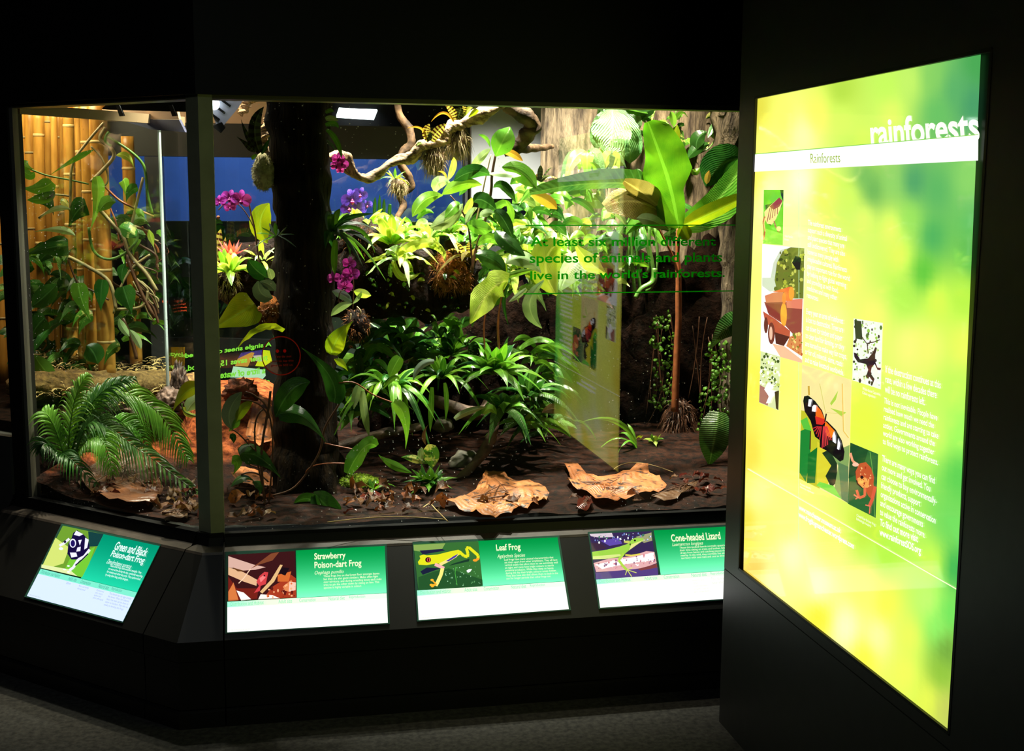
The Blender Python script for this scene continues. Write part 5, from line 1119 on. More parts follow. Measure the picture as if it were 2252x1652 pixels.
# ---- right-hand wall leaves --------------------------------------------------
t = thing('creeping_fig', 'small-leaved creeping fig covering the dark wall at the right', 'creeper', P(1560, 850, 5.2))
b = MB(); rn = random.Random(8)
for i in range(16):
    x = rn.choice([rn.uniform(1440, 1475), rn.uniform(1520, 1612)]); y0 = rn.uniform(690, 760); b.tube([P(x, y0, 5.16), P(x+rn.uniform(-15, 15), y0+90, 5.14), P(x+rn.uniform(-25, 25), y0+180, 5.1)], .0018, 4)
b.build('stem', G['stem'], t)
b = MB()
for i in range(330):
    if i % 3: x, y = rn.uniform(1518, 1614), rn.uniform(740, 960)+0
    else: x, y = rn.uniform(1432, 1482), rn.uniform(690, 900)
    if x > 1518 and y < 960-(x-1500)*2.2: x = min(1614, x+40)
    a = rn.uniform(0, 6.28); l = rn.uniform(7, 14); Y = rn.uniform(5.02, 5.16)
    b.blade([P(x, y, Y), P(x+l*.5*math.cos(a), y+l*.5*math.sin(a), Y-.01), P(x+l*math.cos(a), y+l*math.sin(a), Y)], px2m(l*.7, Y), 'oval', nu=1, nv=4, roll=rn.uniform(-50, 50))
o = b.build('foliage', G['mid'], t); o['kind'] = 'stuff'
t = thing('wall_climber', 'green climber with hanging leaves on the bark above the broad leaf, right', 'climber', P(1530, 330, 5.1))
stem(t, 'stem_green', 5.1, [(1575, 285), (1585, 320), (1600, 350), (1615, 365)], 2); stem(t, 'stem_green', 5.1, [(1500, 360), (1520, 345), (1560, 325), (1580, 290)], 1.6); stem(t, 'stem_green', 5.1, [(1488, 240), (1482, 280), (1486, 320)], 1.4)
for mat, pts, w in (('dark', [(1555, 290), (1535, 305), (1532, 330)], 34), ('dark', [(1560, 318), (1535, 325), (1512, 350)], 26), ('mid', [(1570, 282), (1578, 275), (1580, 268)], 10), ('yellow', [(1490, 275), (1484, 300), (1482, 330)], 24), ('varieg', [(1490, 290), (1498, 310), (1500, 330)], 18), ('bright', [(1540, 368), (1530, 378), (1522, 372)], 16), ('bright', [(1475, 245), (1480, 260), (1482, 280)], 16), ('dark', [(1395, 240), (1420, 245), (1440, 235)], 26), ('mid', [(1370, 238), (1400, 245), (1425, 250)], 18)): leaf(t, mat, 5.08, pts, w, 'oval')
t = thing('large_leaf', 'broad green ribbed leaf low at the right edge of the main window', 'leaf', P(1608, 1010, 4.5))
leaf(t, 'rib', 4.5, [(1580, 905), (1572, 960, -.03), (1560, 1022)], 74, [.5, .9, 1, 1, .9, .6, .1], roll=5, cup=.15); stem(t, 'stem_green', 4.52, [(1560, 1020), (1610, 1040), (1660, 1060)], 2)
t = thing('large_leaf', 'pointed pale-green leaf tip hanging in at the right edge, above the creeping fig', 'leaf', P(1640, 720, 4.7))
leaf(t, 'rib', 4.7, [(1650, 700), (1600, 720, -.03), (1560, 772)], 56, 'lance', roll=10)

# ---- fallen leaves -----------------------------------------------------------
def ground_leaf(nm, lab, mat, outline, rib, h, seed, lift=.012, cat='dead leaf'):
    """a big fallen leaf: outline pixels laid on the ground, ribbed and buckled"""
    c = PZ(*rib[len(rib)//2], h+.01); pts = []
    n = len(outline)
    ring = [PZ(x, y, h) for x, y in outline]
    b = MB(); R = 7
    for j in range(R+1):
        f = j/R
        for i in range(n*3):
            a = ring[i//3]; d = ring[(i//3+1) % n]; e = a.lerp(d, (i % 3)/3); p = c.lerp(e, f)
            z = lift*math.sin(f*1.7)*(1-.4*f)+.014*noise.noise(V((p.x*11+seed, p.y*11, 0)))+.012*f*f*noise.noise(V((p.x*25, p.y*25, seed)))+.004*math.cos(i/3*6.28/3)
            b.v.append(V((p.x, p.y, max(SZ(p.x, p.y)+.003, h-.01)+.012+z)))
    N = n*3
    for j in range(R):
        for i in range(N):
            a = j*N+i; d = j*N+(i+1) % N; b._f((a, d, d+N, a+N), [(.2+.1*j, .3), (.2+.1*j, .3), (.3+.1*j, .3), (.3+.1*j, .3)])
    t = thing(nm, lab, cat, c); b.build('blade', G[mat], t)
    b = MB(); q = [PZ(x, y, h) for x, y in rib]
    for p in q: p.z = SZ(p.x, p.y)+.026
    b.tube(q, [.0035, .0015], 6)
    for k in range(1, 6):
        s = spline(q, k/6)
        for sg in (1, -1):
            e = ring[int((n*(.5+sg*.07*k)) % n)]; e2 = s.lerp(e, .75); e2.z = SZ(e2.x, e2.y)+.022; m2 = s.lerp(e2, .5); m2.z += .006; b.tube([s, m2, e2], [.0018, .0007], 5)
    b.build('vein', G['stem'], t); return t
ground_leaf('fallen_leaf', 'very large orange-brown dead leaf on the ground in the middle front', 'dead_or', [(978, 1105), (1010, 1098), (1040, 1085), (1060, 1062), (1068, 1046), (1085, 1044), (1110, 1052), (1130, 1060), (1165, 1060), (1195, 1070), (1208, 1090), (1190, 1105), (1172, 1108), (1160, 1122), (1140, 1118), (1125, 1130), (1100, 1130), (1085, 1140), (1060, 1138), (1040, 1125), (1010, 1122)], [(985, 1105), (1085, 1100), (1195, 1078)], .57, 3)
ground_leaf('fallen_leaf', 'very large orange dead leaf on the ground below the reflection', 'dead_or', [(1240, 1030), (1262, 1026), (1285, 1042), (1315, 1055), (1355, 1045), (1400, 1028), (1425, 1030), (1428, 1045), (1450, 1052), (1466, 1072), (1462, 1080), (1440, 1085), (1430, 1090), (1400, 1092), (1365, 1100), (1345, 1106), (1320, 1102), (1290, 1085), (1260, 1075), (1245, 1060), (1255, 1050)], [(1250, 1058), (1330, 1072), (1455, 1070)], .575, 8)
ground_leaf('fallen_leaf', 'small orange wet dead leaf near the sill, right of the big ones', 'dead_red', [(1270, 1110), (1285, 1100), (1300, 1100), (1305, 1112), (1295, 1122), (1280, 1128), (1268, 1124)], [(1268, 1124), (1300, 1102)], .56, 5)
ground_leaf('fallen_leaf', 'long tan dead leaf at the lower right of the main window', 'deadpale', [(1432, 1102), (1460, 1090), (1490, 1080), (1510, 1078), (1535, 1064), (1528, 1078), (1515, 1086), (1490, 1100), (1460, 1106)], [(1434, 1102), (1528, 1070)], .56, 6)
ground_leaf('fallen_leaf', 'pale buff dead leaf by the post, left window corner', 'deadpale', [(354, 1138), (372, 1130), (395, 1130), (415, 1134), (405, 1145), (385, 1150), (362, 1147)], [(356, 1140), (412, 1136)], .56, 9)
ground_leaf('fallen_leaf', 'broad reddish dead leaf patch under the left palm', 'dead', [(175, 1065), (230, 1048), (300, 1035), (330, 1045), (360, 1075), (340, 1105), (280, 1110), (220, 1095)], [(180, 1070), (350, 1075)], .585, 12)
ground_leaf('fallen_leaf', 'orange flat piece of bark on the slope left of the trunk, lower one', 'dead_or', [(508, 1048), (530, 1030), (560, 1035), (600, 1055), (598, 1070), (560, 1068), (520, 1062)], [(510, 1050), (600, 1065)], .62, 14)
ground_leaf('fallen_leaf', 'orange flat piece of bark on the slope left of the trunk, upper one', 'dead_or', [(540, 965), (570, 930), (600, 940), (602, 975), (570, 985)], [(540, 965), (602, 960)], .70, 15)
# litter: five shapes, copied
protos = []
for i, (mt, sh) in enumerate((('dead', 'lance'), ('deadpale', 'oval'), ('dead_red', 'heart'), ('dead', 'oval'), ('deadpale', 'lance'), ('dead_or', 'oval'))):
    b = MB(); b.blade([V((-.035, 0, .004)), V((0, .006*(i-2), .016)), V((.035, 0, .002))], .036, sh, side=V((0, 0, -1)), ripple=.12, fold=-.5, nu=2, nv=7, twist=40*(i-2)); protos.append(b)
base = []
def litter(n, region, label, group, seed, cols, sc=(.45, .95)):
    rn = random.Random(seed); out = []
    for i in range(n):
        for _ in range(30):
            x, y = region(rn)
            p = PZ(x, y, .57)
            if p.y > front(p.x)+.05 and (p-trunk.location).length > 0: break
        k = rn.choice(cols)
        if k not in lib: lib[k] = protos[k].build('dead_leaf', G[('dead', 'deadpale', 'dead_red', 'dead', 'deadpale', 'dead_or')[k]]); o = lib[k]
        else: o = lib[k].copy(); C.objects.link(o)
        s = rn.uniform(*sc); o.scale = (s, s, s*rn.uniform(.8, 1.6)); o.location = (p.x, p.y, SZ(p.x, p.y)+.006+rn.random()*.012)
        o.rotation_euler = (rn.uniform(-.5, .5), rn.uniform(-.4, .4), rn.uniform(0, 6.28)); tag(o, ('brown', 'pale buff', 'dark red', 'mid-brown', 'narrow tan', 'orange')[k]+' '+label, 'dead leaf', group+', '+('brown ones', 'buff ones', 'red ones', 'mid-brown ones', 'narrow ones', 'orange ones')[k])
lib = {}
litter(60, lambda r: (r.uniform(180, 450), r.uniform(1075, 1160)), 'small dead leaf in the litter at the bottom of the left window', 'dead leaves on the ground in the left window', 1, [0, 1, 3, 4, 2])
litter(14, lambda r: (r.uniform(510, 600), r.uniform(1075, 1145)), 'small dead leaf on the ground left of the trunk foot, beside the post', 'dead leaves on the ground between post and trunk', 2, [0, 3, 4, 5])
litter(36, lambda r: (r.uniform(770, 1000), r.uniform(1075, 1140)), 'small wet dead leaf on the ground between trunk and big orange leaf', 'dead leaves on the ground right of the trunk', 3, [0, 2, 3, 5])
litter(16, lambda r: (r.uniform(1480, 1600), r.uniform(1040, 1090)), 'small dead leaf at the lower right of the main window', 'dark red dead leaves on the ground at the right', 4, [2, 2, 0])
litter(10, lambda r: (r.uniform(1050, 1420), r.uniform(1095, 1125)), 'small dead leaf along the sill in front of the big orange leaves', 'dead leaves along the sill', 5, [0, 3, 5])
def twig(lab, pts, r=.0018):
    b = MB(); q = [PZ(x, y, .585) for x, y in pts]
    for p in q: p.z = SZ(p.x, p.y)+.02
    b.tube(q, r, 6, 14); tag(b.build('twig', G['straw']), lab, 'twig')
twig('long thin curved stalk lying on the ground from the big leaf toward the trunk', [(720, 1142), (800, 1132), (880, 1130), (980, 1132)])
twig('thin straw arching over the big orange leaf below the reflection', [(1350, 1030), (1400, 1022), (1480, 1032)])
twig('curled stalk loop on the ground left of the big orange leaf', [(930, 1112), (945, 1100), (958, 1118), (985, 1138)])
# ---- palms in the left window ---------------------------------------------
def palm(lab, base_, Y, fronds, mats):
    t = thing('palm', lab, 'palm', P(*base_, Y)); rn = random.Random(int(base_[0]))
    for i, (pts, n, ln, w) in enumerate(fronds):
        q = [P(p[0], p[1], Y+(p[2] if len(p) > 2 else 0)) for p in pts]; b = MB(); b.tube(q, [.0035, .001], 6, 20)
        n = int(n*1.5)
        for k in range(n):
            s = .12+.88*k/n; c = spline(q, s); T = (spline(q, min(1, s+.02))-spline(q, s-.02)).normalized(); l = px2m(ln, Y)*math.sin(math.pi*(.15+.8*s))*rn.uniform(.8, 1.15)
            for sg in (-1, 1):
                S = T.cross(V((0, -.5, .85))).normalized()*sg
                d = (S*.75+T*.8+V((0, 0, -.1))).normalized()
                b.blade([c, c+d*l*.5, c+d*l*.9+V((0, 0, -l*.42))], px2m(w, Y), 'grass', nu=1, nv=5, roll=rn.uniform(-30, 30), fold=.6)
        b.build('frond', G[mats[i % len(mats)]], t)
    return t
palm('feathery green palm filling the lower left window', (150, 1040), 4.55, [
    ([(150, 1040), (160, 900, -.05), (195, 822, -.05)], 16, 62, 5), ([(150, 1040), (200, 890, -.06), (300, 832, -.05)], 18, 70, 5), ([(150, 1040), (230, 870, -.02), (340, 900, -.03), (415, 1012, -.08)], 26, 88, 6),
    ([(155, 1040), (200, 930, -.1), (300, 985, -.12), (445, 1092, -.2)], 26, 72, 6), ([(150, 1040), (120, 940, -.05), (92, 905, -.05)], 12, 60, 6), ([(150, 1040), (110, 980, -.1), (88, 998, -.12)], 12, 50, 6),
    ([(150, 1040), (210, 960, -.14), (250, 1050, -.2)], 18, 60, 6), ([(150, 1040), (180, 900, .03), (260, 870, .05)], 18, 80, 5), ([(150, 1040), (260, 930, 0), (330, 1000, -.05)], 18, 66, 5), ([(150, 1040), (140, 1000, -.1), (220, 1075, -.18)], 12, 50, 5)], ['mid', 'dark', 'mid', 'rib'])
t = thing('climber', 'large dark leaf and pale leaf pair right beside the corner post in the left window', 'climber', P(440, 900, 4.6))
leaf(t, 'yellow', 4.5, [(445, 850), (410, 862, -.02), (380, 905, -.04)], 36, 'lance', roll=20); leaf(t, 'pale', 4.6, [(450, 870), (425, 885), (412, 905)], 30, 'oval'); leaf(t, 'lime', 4.6, [(405, 895), (415, 912), (440, 912)], 12, 'strap')
stem(t, 'stem_green', 4.6, [(400, 888), (405, 905), (430, 915), (450, 908)], 1.4)

t = thing('fern', 'wispy strap plant on the log top beside the dark trunk, under the violet orchid', 'fern', P(770, 520, 4.75))
rosette(t, 'mid', (760, 520), 4.75, 10, 50, 7, 'strap', seed=95, mats=['mid', 'lime'])
# ---- fuller undergrowth -----------------------------------------------------
def clump(lab, box, Yr, n, mats, ln, w, seed, shapes=('lance', 'oval'), updir=0.0, nm='undergrowth', spread=1.0, down=.3):
    rn = random.Random(seed); x0, y0, x1, y1 = box
    t = thing(nm, lab, 'plant', P((x0+x1)/2, y1, sum(Yr)/2))
    for g in range(max(1, n//18)):
        b = MB()
        for i in range(min(18, n)):
            x, y, Y = rn.uniform(x0, x1), rn.uniform(y0, y1), rn.uniform(*Yr); a = rn.uniform(0, 6.2832); l = px2m(ln, Y)*rn.uniform(.6, 1.25)
            d = V((math.cos(a)*spread, -abs(math.sin(a))*.8-.1, updir+rn.uniform(-.5, .6))).normalized(); s = P(x, y, Y)
            b.cm = i % len(mats); b.blade([s, s+d*l*.5+V((0, 0, .08*l)), s+d*l-V((0, 0, down*l))], px2m(w, Y)*rn.uniform(.7, 1.25), rn.choice(shapes), roll=rn.uniform(-60, 60), nu=2, nv=8, ripple=.04)
        b.build('foliage', [G[m] for m in mats], t)
    return t
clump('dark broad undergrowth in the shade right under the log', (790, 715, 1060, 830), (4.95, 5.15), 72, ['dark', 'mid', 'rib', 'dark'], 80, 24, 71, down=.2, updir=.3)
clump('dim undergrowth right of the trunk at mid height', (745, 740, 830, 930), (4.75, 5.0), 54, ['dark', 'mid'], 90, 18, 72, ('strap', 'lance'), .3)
clump('glossy undergrowth between rubber plant and cork slab', (1060, 430, 1210, 640), (4.85, 5.15), 72, ['mid', 'dark', 'lime', 'pale'], 66, 24, 73)
clump('bright leaf tangle between log moss and wavy leaf', (1000, 470, 1110, 600), (4.8, 5.0), 54, ['dark', 'mid', 'lime', 'mid'], 60, 20, 74)
clump('mixed leaves behind the first words of the wording', (1130, 480, 1340, 640), (4.9, 5.2), 90, ['bright', 'pale', 'mid', 'dark', 'lime'], 60, 22, 75)
clump('green stalk leaves behind the last words of the wording', (1330, 440, 1480, 560), (5.0, 5.25), 36, ['dark', 'mid', 'rib'], 60, 20, 76)
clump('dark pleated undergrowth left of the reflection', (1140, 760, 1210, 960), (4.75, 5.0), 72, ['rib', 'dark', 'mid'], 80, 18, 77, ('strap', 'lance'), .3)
clump('dim leaves above the log behind lime bromeliads', (760, 480, 1030, 560), (4.85, 5.0), 54, ['lime', 'mid', 'pale', 'bright'], 55, 14, 78, ('strap', 'lance'), .5)
clump('low ground cover behind the palm at the left window', (90, 960, 320, 1060), (4.65, 4.8), 54, ['dark', 'mid'], 50, 10, 79, ('grass', 'lance'), .5)
clump('small leaf sprigs along the underside of the hanging log', (800, 590, 1010, 700), (4.62, 4.68), 36, ['mid', 'yellow', 'dark'], 16, 8, 80, ('oval',), 0)
clump('dark climbing leaves at the top of the cork, right', (1380, 235, 1620, 330), (5.3, 5.38), 36, ['dark', 'mid', 'varieg'], 40, 18, 81, ('heart', 'oval'), 0)
clump('low seedlings scattered at the foot of the red stem', (1390, 960, 1460, 990), (4.85, 5.0), 18, ['mid', 'yellow'], 18, 8, 82, ('oval',), .5)

t = thing('trailing_leaves', 'shiny pale and dark strap leaves hanging at the left of the middle plants, by the trunk', 'plant', P(790, 850, 4.4))
for mat, pts, w in (('pale', [(790, 848), (783, 870), (778, 900)], 20), ('pale', [(797, 860), (802, 910), (812, 960)], 18), ('mid', [(880, 785), (868, 805), (856, 832)], 30), ('greygreen', [(955, 795), (925, 805), (908, 838)], 16), ('pale', [(1000, 922), (1030, 905), (1070, 895)], 16), ('mid', [(950, 852), (948, 900), (946, 950)], 13), ('mid', [(978, 842), (982, 880), (980, 925)], 11), ('bright', [(1062, 910), (1078, 898), (1092, 912)], 20)): leaf(t, mat, 4.4, pts, w, 'strap')
t = thing('aroid', 'pale wet folded leaf lying low beside the reflection at mid height', 'plant', P(1230, 925, 4.6))
leaf(t, 'gold', 4.55, [(1192, 908), (1225, 900), (1262, 925)], 24, 'lance'); leaf(t, 'mid', 4.6, [(1262, 925), (1290, 935), (1312, 970)], 5, 'strap'); leaf(t, 'bright', 4.65, [(1400, 975), (1350, 925), (1275, 930)], 13, 'lance')
# ================================================================== BAMBOO EXHIBIT BEHIND THE LEFT WINDOW
E0 = V((-.842, 4.53, 0)); E1 = V((-.405, 4.995, 0)); BD = (E1-E0).normalized(); E2 = E1+V((-.0, .62, 0))+L*(-.0)
RD = (P(375, 500, 5.5)-EYE); RD = V((RD.x, RD.y, 0)).normalized()
b = MB(); n_ = V((BD.y, -BD.x, 0))
def slab(a, c_, z0, z1, th, name, mat, extra=None):
    nn = (c_-a).normalized(); nn = V((nn.y, -nn.x, 0))*th; b = MB()
    b.prism([(a.x, a.y), (c_.x, c_.y), ((c_+nn).x, (c_+nn).y), ((a+nn).x, (a+nn).y)], z0, z1); return b
bt = thing('bamboo_tank', 'inner glass tank holding the bamboo, behind the left window', 'tank', (E0+E1)/2+V((0, 0, .8)))
E2 = E1+V((.02, .7, 0))
slab(E0, E1, .80, 1.9, .006, '', 0).build('glass_pane', M['glass_in'], bt, smooth=False)
slab(E1, E2, .80, 1.9, .006, '', 0).build('glass_pane', M['glass_in'], bt, smooth=False)
b = slab(E1-BD*.006, E1+BD*.004, .80, 1.9, .008, '', 0); b.build('glass_edge', M['glass_edge'], bt, smooth=False)
b = MB(); b.prism([(p.x, p.y) for p in (E0, E1, E2, E2+V((-1.2, 0, 0)), E0+V((-.3, .3, 0)))], .3, .8); b.build('base', G['peatblock'], bt, smooth=False)
b = slab(E0, E1+BD*.12, 1.9, 1.935, .02, '', 0); b.build('top_rail', plain('top_rail', (150, 132, 104), .5), bt, smooth=False)
b = MB(); b.blob(P(395, 850, 4.85), (.03, .05, .09), 4, .5, 4, 5); b.blob(P(375, 885, 4.8), (.05, .05, .06), 4, .4, 4, 6); b.blob(P(330, 915, 4.75), (.09, .06, .05), 4, .4, 4, 7)
tag(b.build('lava_rock', G['drift']), 'rough purple-brown rock edge at the foot of the inner glass corner', 'rock')
# bamboo poles
def culm(lab, x0, x1, Y, ytop, ybot, wpx, seed, grp=None):
    t = thing('bamboo_pole', lab, 'bamboo', P(x1, ybot, Y), grp); rn = random.Random(seed); r = px2m(wpx/2, Y)
    a, c_ = P(x1, ybot, Y), P(x0, ytop, Y); b = MB(); b.tube([a, a.lerp(c_, .5), c_], r, 16, 24, jit=.03); b.build('culm', G['bamboo'], t)
    z = .12+rn.random()*.1
    while z < .95:
        p = a.lerp(c_, z); b = MB(); b.tube([p-V((0, 0, .006)), p, p+V((0, 0, .006))], [r*1.01, r*1.07, r*1.01], 16, 4); b.build('node', G['straw'], t); z += rn.uniform(.18, .28)
for i, a in enumerate((('thick yellow bamboo pole in front, leaning slightly right', 214, 236, 5.15, 225, 830, 36), ('bamboo pole touching the thick one on its left', 190, 204, 5.25, 235, 800, 26), ('thin bamboo pole left of the thick pair', 172, 180, 5.3, 240, 800, 14), ('bamboo pole in the middle of the screen', 150, 160, 5.4, 240, 800, 22),
    ('thin bamboo pole near the far left frame', 118, 128, 5.4, 240, 790, 14), ('bamboo pole nearest the left window frame', 84, 96, 5.45, 240, 780, 22), ('thin bamboo pole left of the middle one', 136, 142, 5.45, 240, 790, 10), ('dim bamboo pole right of the thick one behind vines', 280, 300, 5.5, 300, 800, 26))): culm(*a, seed=i+1)
# split bamboo screen
t = thing('bamboo_screen', 'screen of wide split bamboo slats at the back of the left tank', 'screen', P(110, 800, 5.62))
for i in range(15):
    x = -82+i*21; b = MB(); w = px2m(10.6, 5.6); a = P(x+6, 860, 5.6); c_ = P(x, 200, 5.6)
    b.tube([a, c_], [w, w], 10, 10, jit=.04); b.build('slat', G['bamboo'], t)
    for k in range(3):
        p = a.lerp(c_, .25+.25*k+.05*((i*7) % 4)); b = MB(); b.tube([p-V((0, 0, .004)), p+V((0, 0, .004))], w*1.08, 10, 2); b.build('slat_joint', G['stem_tan'], t)
# straw bedding
b = MB(); rn = random.Random(3)
v = []
bm_pts = []
for i in range(900):
    x, y = rn.uniform(75, 372), 0; t_ = rn.random(); Y = 4.95+.6*t_; z = .81+.10*t_+.05*math.sin(x/70)+.05*max(0, (x-230)/140)
    p = P(x, 800, Y+max(0, (330-x)/330)*-.2); p.z = z+rn.uniform(-.012, .02)
    if (p-E0).dot(V((-BD.y, BD.x, 0))) < .03: continue
    a = rn.uniform(0, 6.28); l = rn.uniform(.02, .07); d = V((math.cos(a), math.sin(a), rn.uniform(-.25, .25)))
    b.blade([p-d*l/2, p+V((0, 0, .006)), p+d*l/2], rn.uniform(.003, .009), 'strap', side=V((0, 0, -1)), nu=1, nv=3, fold=.2, roll=rn.uniform(-30, 30))
tag(b.build('straw_bedding', G['straw']), 'loose dry straw and shavings covering the floor of the bamboo tank', 'bedding', kind='stuff')
b = MB()
for i in range(9): b.blob(P(80+i*38, 838, 5.25-.25*(8-i)/8)-V((0, 0, .02)), (.11, .12, .06), 3, .3, 3, i)
tag(b.build('bedding_mound', rough_mat('bark_litter', (70, 48, 26), (150, 116, 66), 30)), 'brown mound of bark litter beneath the straw in the bamboo tank', 'mound')
# vines
t = thing('climber', 'tangled vine with long arching stems and heart leaves in front of the bamboo', 'climber', P(260, 780, 5.05))
for pts, r, m_3 in (([(228, 270), (190, 315), (160, 360), (155, 420), (155, 500)], 3, 'stem_tan'), ([(232, 280), (220, 305), (243, 325), (250, 345), (225, 375), (200, 400)], 4, 'stem_tan'), ([(235, 300), (280, 328), (310, 355), (320, 380), (325, 430), (335, 470)], 3, 'stem_green'), ([(240, 290), (232, 310), (245, 322)], 4, 'stem_green'),
    ([(50, 365), (100, 385), (150, 395), (195, 405)], 1.8, 'stem_green'), ([(200, 322), (225, 350), (238, 395), (222, 415)], 2, 'stem_tan'), ([(230, 410), (262, 440), (300, 460), (338, 476)], 2.4, 'stem_red'), ([(218, 460), (245, 490), (270, 520), (285, 560), (320, 600), (345, 640)], 4, 'stem_tan'),
    ([(195, 500), (205, 550), (235, 570), (270, 560), (300, 530), (300, 505)], 3, 'stem_green'), ([(150, 565), (190, 585), (240, 620), (255, 680)], 4, 'stem_tan'), ([(255, 680), (300, 678), (320, 665), (325, 640)], 3, 'stem_tan'), ([(150, 570), (170, 620), (205, 640), (240, 660)], 2, 'stem'), ([(240, 420), (240, 450), (255, 490), (262, 530)], 2, 'stem_red'),
    ([(315, 390), (300, 450), (288, 500)], 3, 'stem_tan'), ([(75, 430), (120, 428), (155, 432)], 2, 'stem_tan'), ([(85, 480), (120, 460), (155, 460)], 3, 'stem_tan'), ([(270, 700), (290, 750), (300, 790)], 4, 'stem'), ([(280, 560), (300, 620), (340, 700)], 4, 'stem'), ([(330, 560), (290, 590), (262, 640), (250, 690)], 2.6, 'stem_tan')): stem(t, m_3, 5.06, pts, r)
for mat, pts, w, sh in (('bright', [(212, 388), (215, 440), (198, 508)], 26, 'heart'), ('mid', [(255, 445), (235, 445), (218, 465)], 28, 'oval'), ('dark', [(190, 450), (170, 465), (150, 500)], 44, 'heart'), ('lime', [(256, 342), (280, 345), (295, 370)], 16, 'lance'), ('mid', [(48, 352), (55, 365), (75, 372)], 24, 'heart'), ('mid', [(75, 378), (65, 385), (48, 372)], 20, 'oval'),
    ('mid', [(115, 400), (85, 415), (45, 412)], 34, 'heart'), ('mid', [(120, 420), (100, 435), (60, 440)], 22, 'oval'), ('pale', [(165, 518), (130, 505), (75, 510)], 16, 'lance'), ('pale', [(155, 460), (120, 460), (85, 482)], 12, 'lance'), ('mid', [(172, 622), (180, 660), (200, 705)], 36, 'heart'), ('dark', [(225, 615), (222, 650), (222, 685)], 30, 'heart'),
    ('dark', [(270, 630), (280, 660), (290, 690)], 44, 'heart'), ('mid', [(300, 470), (310, 470), (318, 480)], 20, 'heart'), ('lime', [(327, 505), (333, 525), (338, 545)], 14, 'lance'), ('mid', [(205, 330), (165, 350), (110, 385)], 12, 'lance'), ('pale', [(262, 700), (270, 720), (285, 740)], 16, 'oval'), ('pale', [(285, 725), (300, 745), (310, 768)], 16, 'oval'), ('dark', [(125, 625), (100, 650), (70, 675)], 40, 'oval'), ('dark', [(275, 580), (268, 600), (270, 625)], 22, 'lance'), ('varieg', [(262, 500), (280, 505), (300, 520)], 34, 'oval'), ('dark', [(150, 540), (110, 545), (60, 560)], 44, 'heart'), ('dark', [(100, 700), (80, 720), (60, 760)], 44, 'heart'), ('dark', [(190, 760), (205, 775), (215, 800)], 44, 'oval'), ('mid', [(75, 780), (95, 810), (120, 835)], 36, 'oval')): leaf(t, mat, 5.0, pts, w, sh)
random.seed(4)
# ================================================================== ROOM BEHIND THE TANK
b = MB(); b.box(-1.2, 2.3, 7.6, 7.7, 0, 3.4); struct('wall_back', b, M['blue'])
b = MB(); b.box(-2.2, -.98, 5.8, 5.9, 0, 3.4); b.box(-1.25, -1.2, 5.9, 7.7, 0, 3.4); struct('wall_screen_back', b, M['black_matt'])
b = MB(); b.box(-1.2, 1.3, 6.2, 6.3, 0, 1.5); struct('wall_low', b, plain('low_wall_paint', (34, 44, 34), .8, nscale=6, namp=.5))
b = MB(); b.box(-1.4, 2.35, 4.2, 7.5, 2.9, 2.95); struct('ceiling_tank', b, M['black_matt'])
b = MB(); b.box(-1.0, 1.3, 5.72, 5.78, 1.80, 1.95); b.box(-.55, 1.3, 5.72, 5.78, .3, .5); struct('trim_6', b, plain('rear_rail', (40, 38, 36), .5))
b = MB(); b.box(-.44, 1.3, 5.745, 5.751, .5, 1.8); struct('window_4', b, M['glass_in'])
for x0, x1 in ((-.53, -.46), (-.30, -.27), (.93, 1.12)):
    b = MB(); b.box(x0, x1, 5.72, 5.8, .52, 1.798); struct('trim_7', b, plain('rear_post', (46, 46, 50), .6))
b = MB(); b.box(1.3, 1.4, 5.7, 7.6, 0, 3.4); struct('wall_rear_right', b, M['black_matt'])
b = MB(); b.box(.95, 1.32, 5.66, 5.7, 1.62, 2.6); struct('wall_grey', b, M['grey'])
# beige service boards over the left part and dark ones on the right
b = MB(); b.prism([(-1.4, 4.7), (-.35, 5.0), (.2, 5.3), (.2, 5.9), (-1.4, 5.9)], 2.28, 2.3); struct('ceiling_board', b, M['beige'])
b = MB(); b.box(-1.6, .1, 5.8, 5.85, 1.93, 2.5); struct('wall_board', b, M['beige'])
b = MB(); b.box(.1, 1.3, 5.9, 5.95, 1.93, 3.0); struct('wall_upper', b, M['black_matt'])
# lamps that show through the glass
t = thing('flood_lamp', 'grey ribbed floodlight housing with round lens at the top left of the main window', 'lamp', P(490, 240, 4.7))
pf = Plane(P(490, 250, 4.7), (V((0, -1, -.25))))
def quadbox(par, nm, mat, quad, th, off=0):
    b = MB(); q = [pf.at(x, y, off) for x, y in quad]; b.hull8([p+pf.n*th for p in q][::-1], [p-pf.n*th for p in q][::-1]); return b.build(nm, mat, par, smooth=False)
quadbox(t, 'housing', M['alu'], [(440, 175), (560, 175), (525, 235), (481, 288)][::1], .01)
for k in range(5):
    dx, dy = 12*k, -15*k; quadbox(t, 'fin', M['black_matt'], [(452+dx, 238+dy), (484+dx, 262+dy), (482+dx, 266+dy), (450+dx, 243+dy)], .003, .012)
quadbox(t, 'bracket', M['black_matt'], [(466, 276), (486, 292), (496, 280), (488, 268)], .012, .008)
b = MB(); q0 = P(512, 196, 4.72); b.tube([q0, V((q0.x, q0.y, 2.9))], .012, 8, 4); b.build('arm', M['black_matt'], t)
b = MB(); c0 = pf.at(471, 228, .02); b.tube([c0, c0+pf.n*.02], [.02, .02], 20, 2); b.build('lens', M['white_glow'], t)
t = thing('ceiling_lamp', 'bright white square lamp panel in the room behind, top of the main window', 'lamp', P(790, 242, 6.0))
b = MB(); q = [P(753, 222, 6.0), P(838, 224, 6.0), P(822, 264, 5.8), P(740, 259, 5.8)]; 
b.hull8([p+V((0, 0, .0)) for p in q], [p+V((0, .01, .012)) for p in q]); b.build('diffuser', M['white_glow'], t, smooth=False)
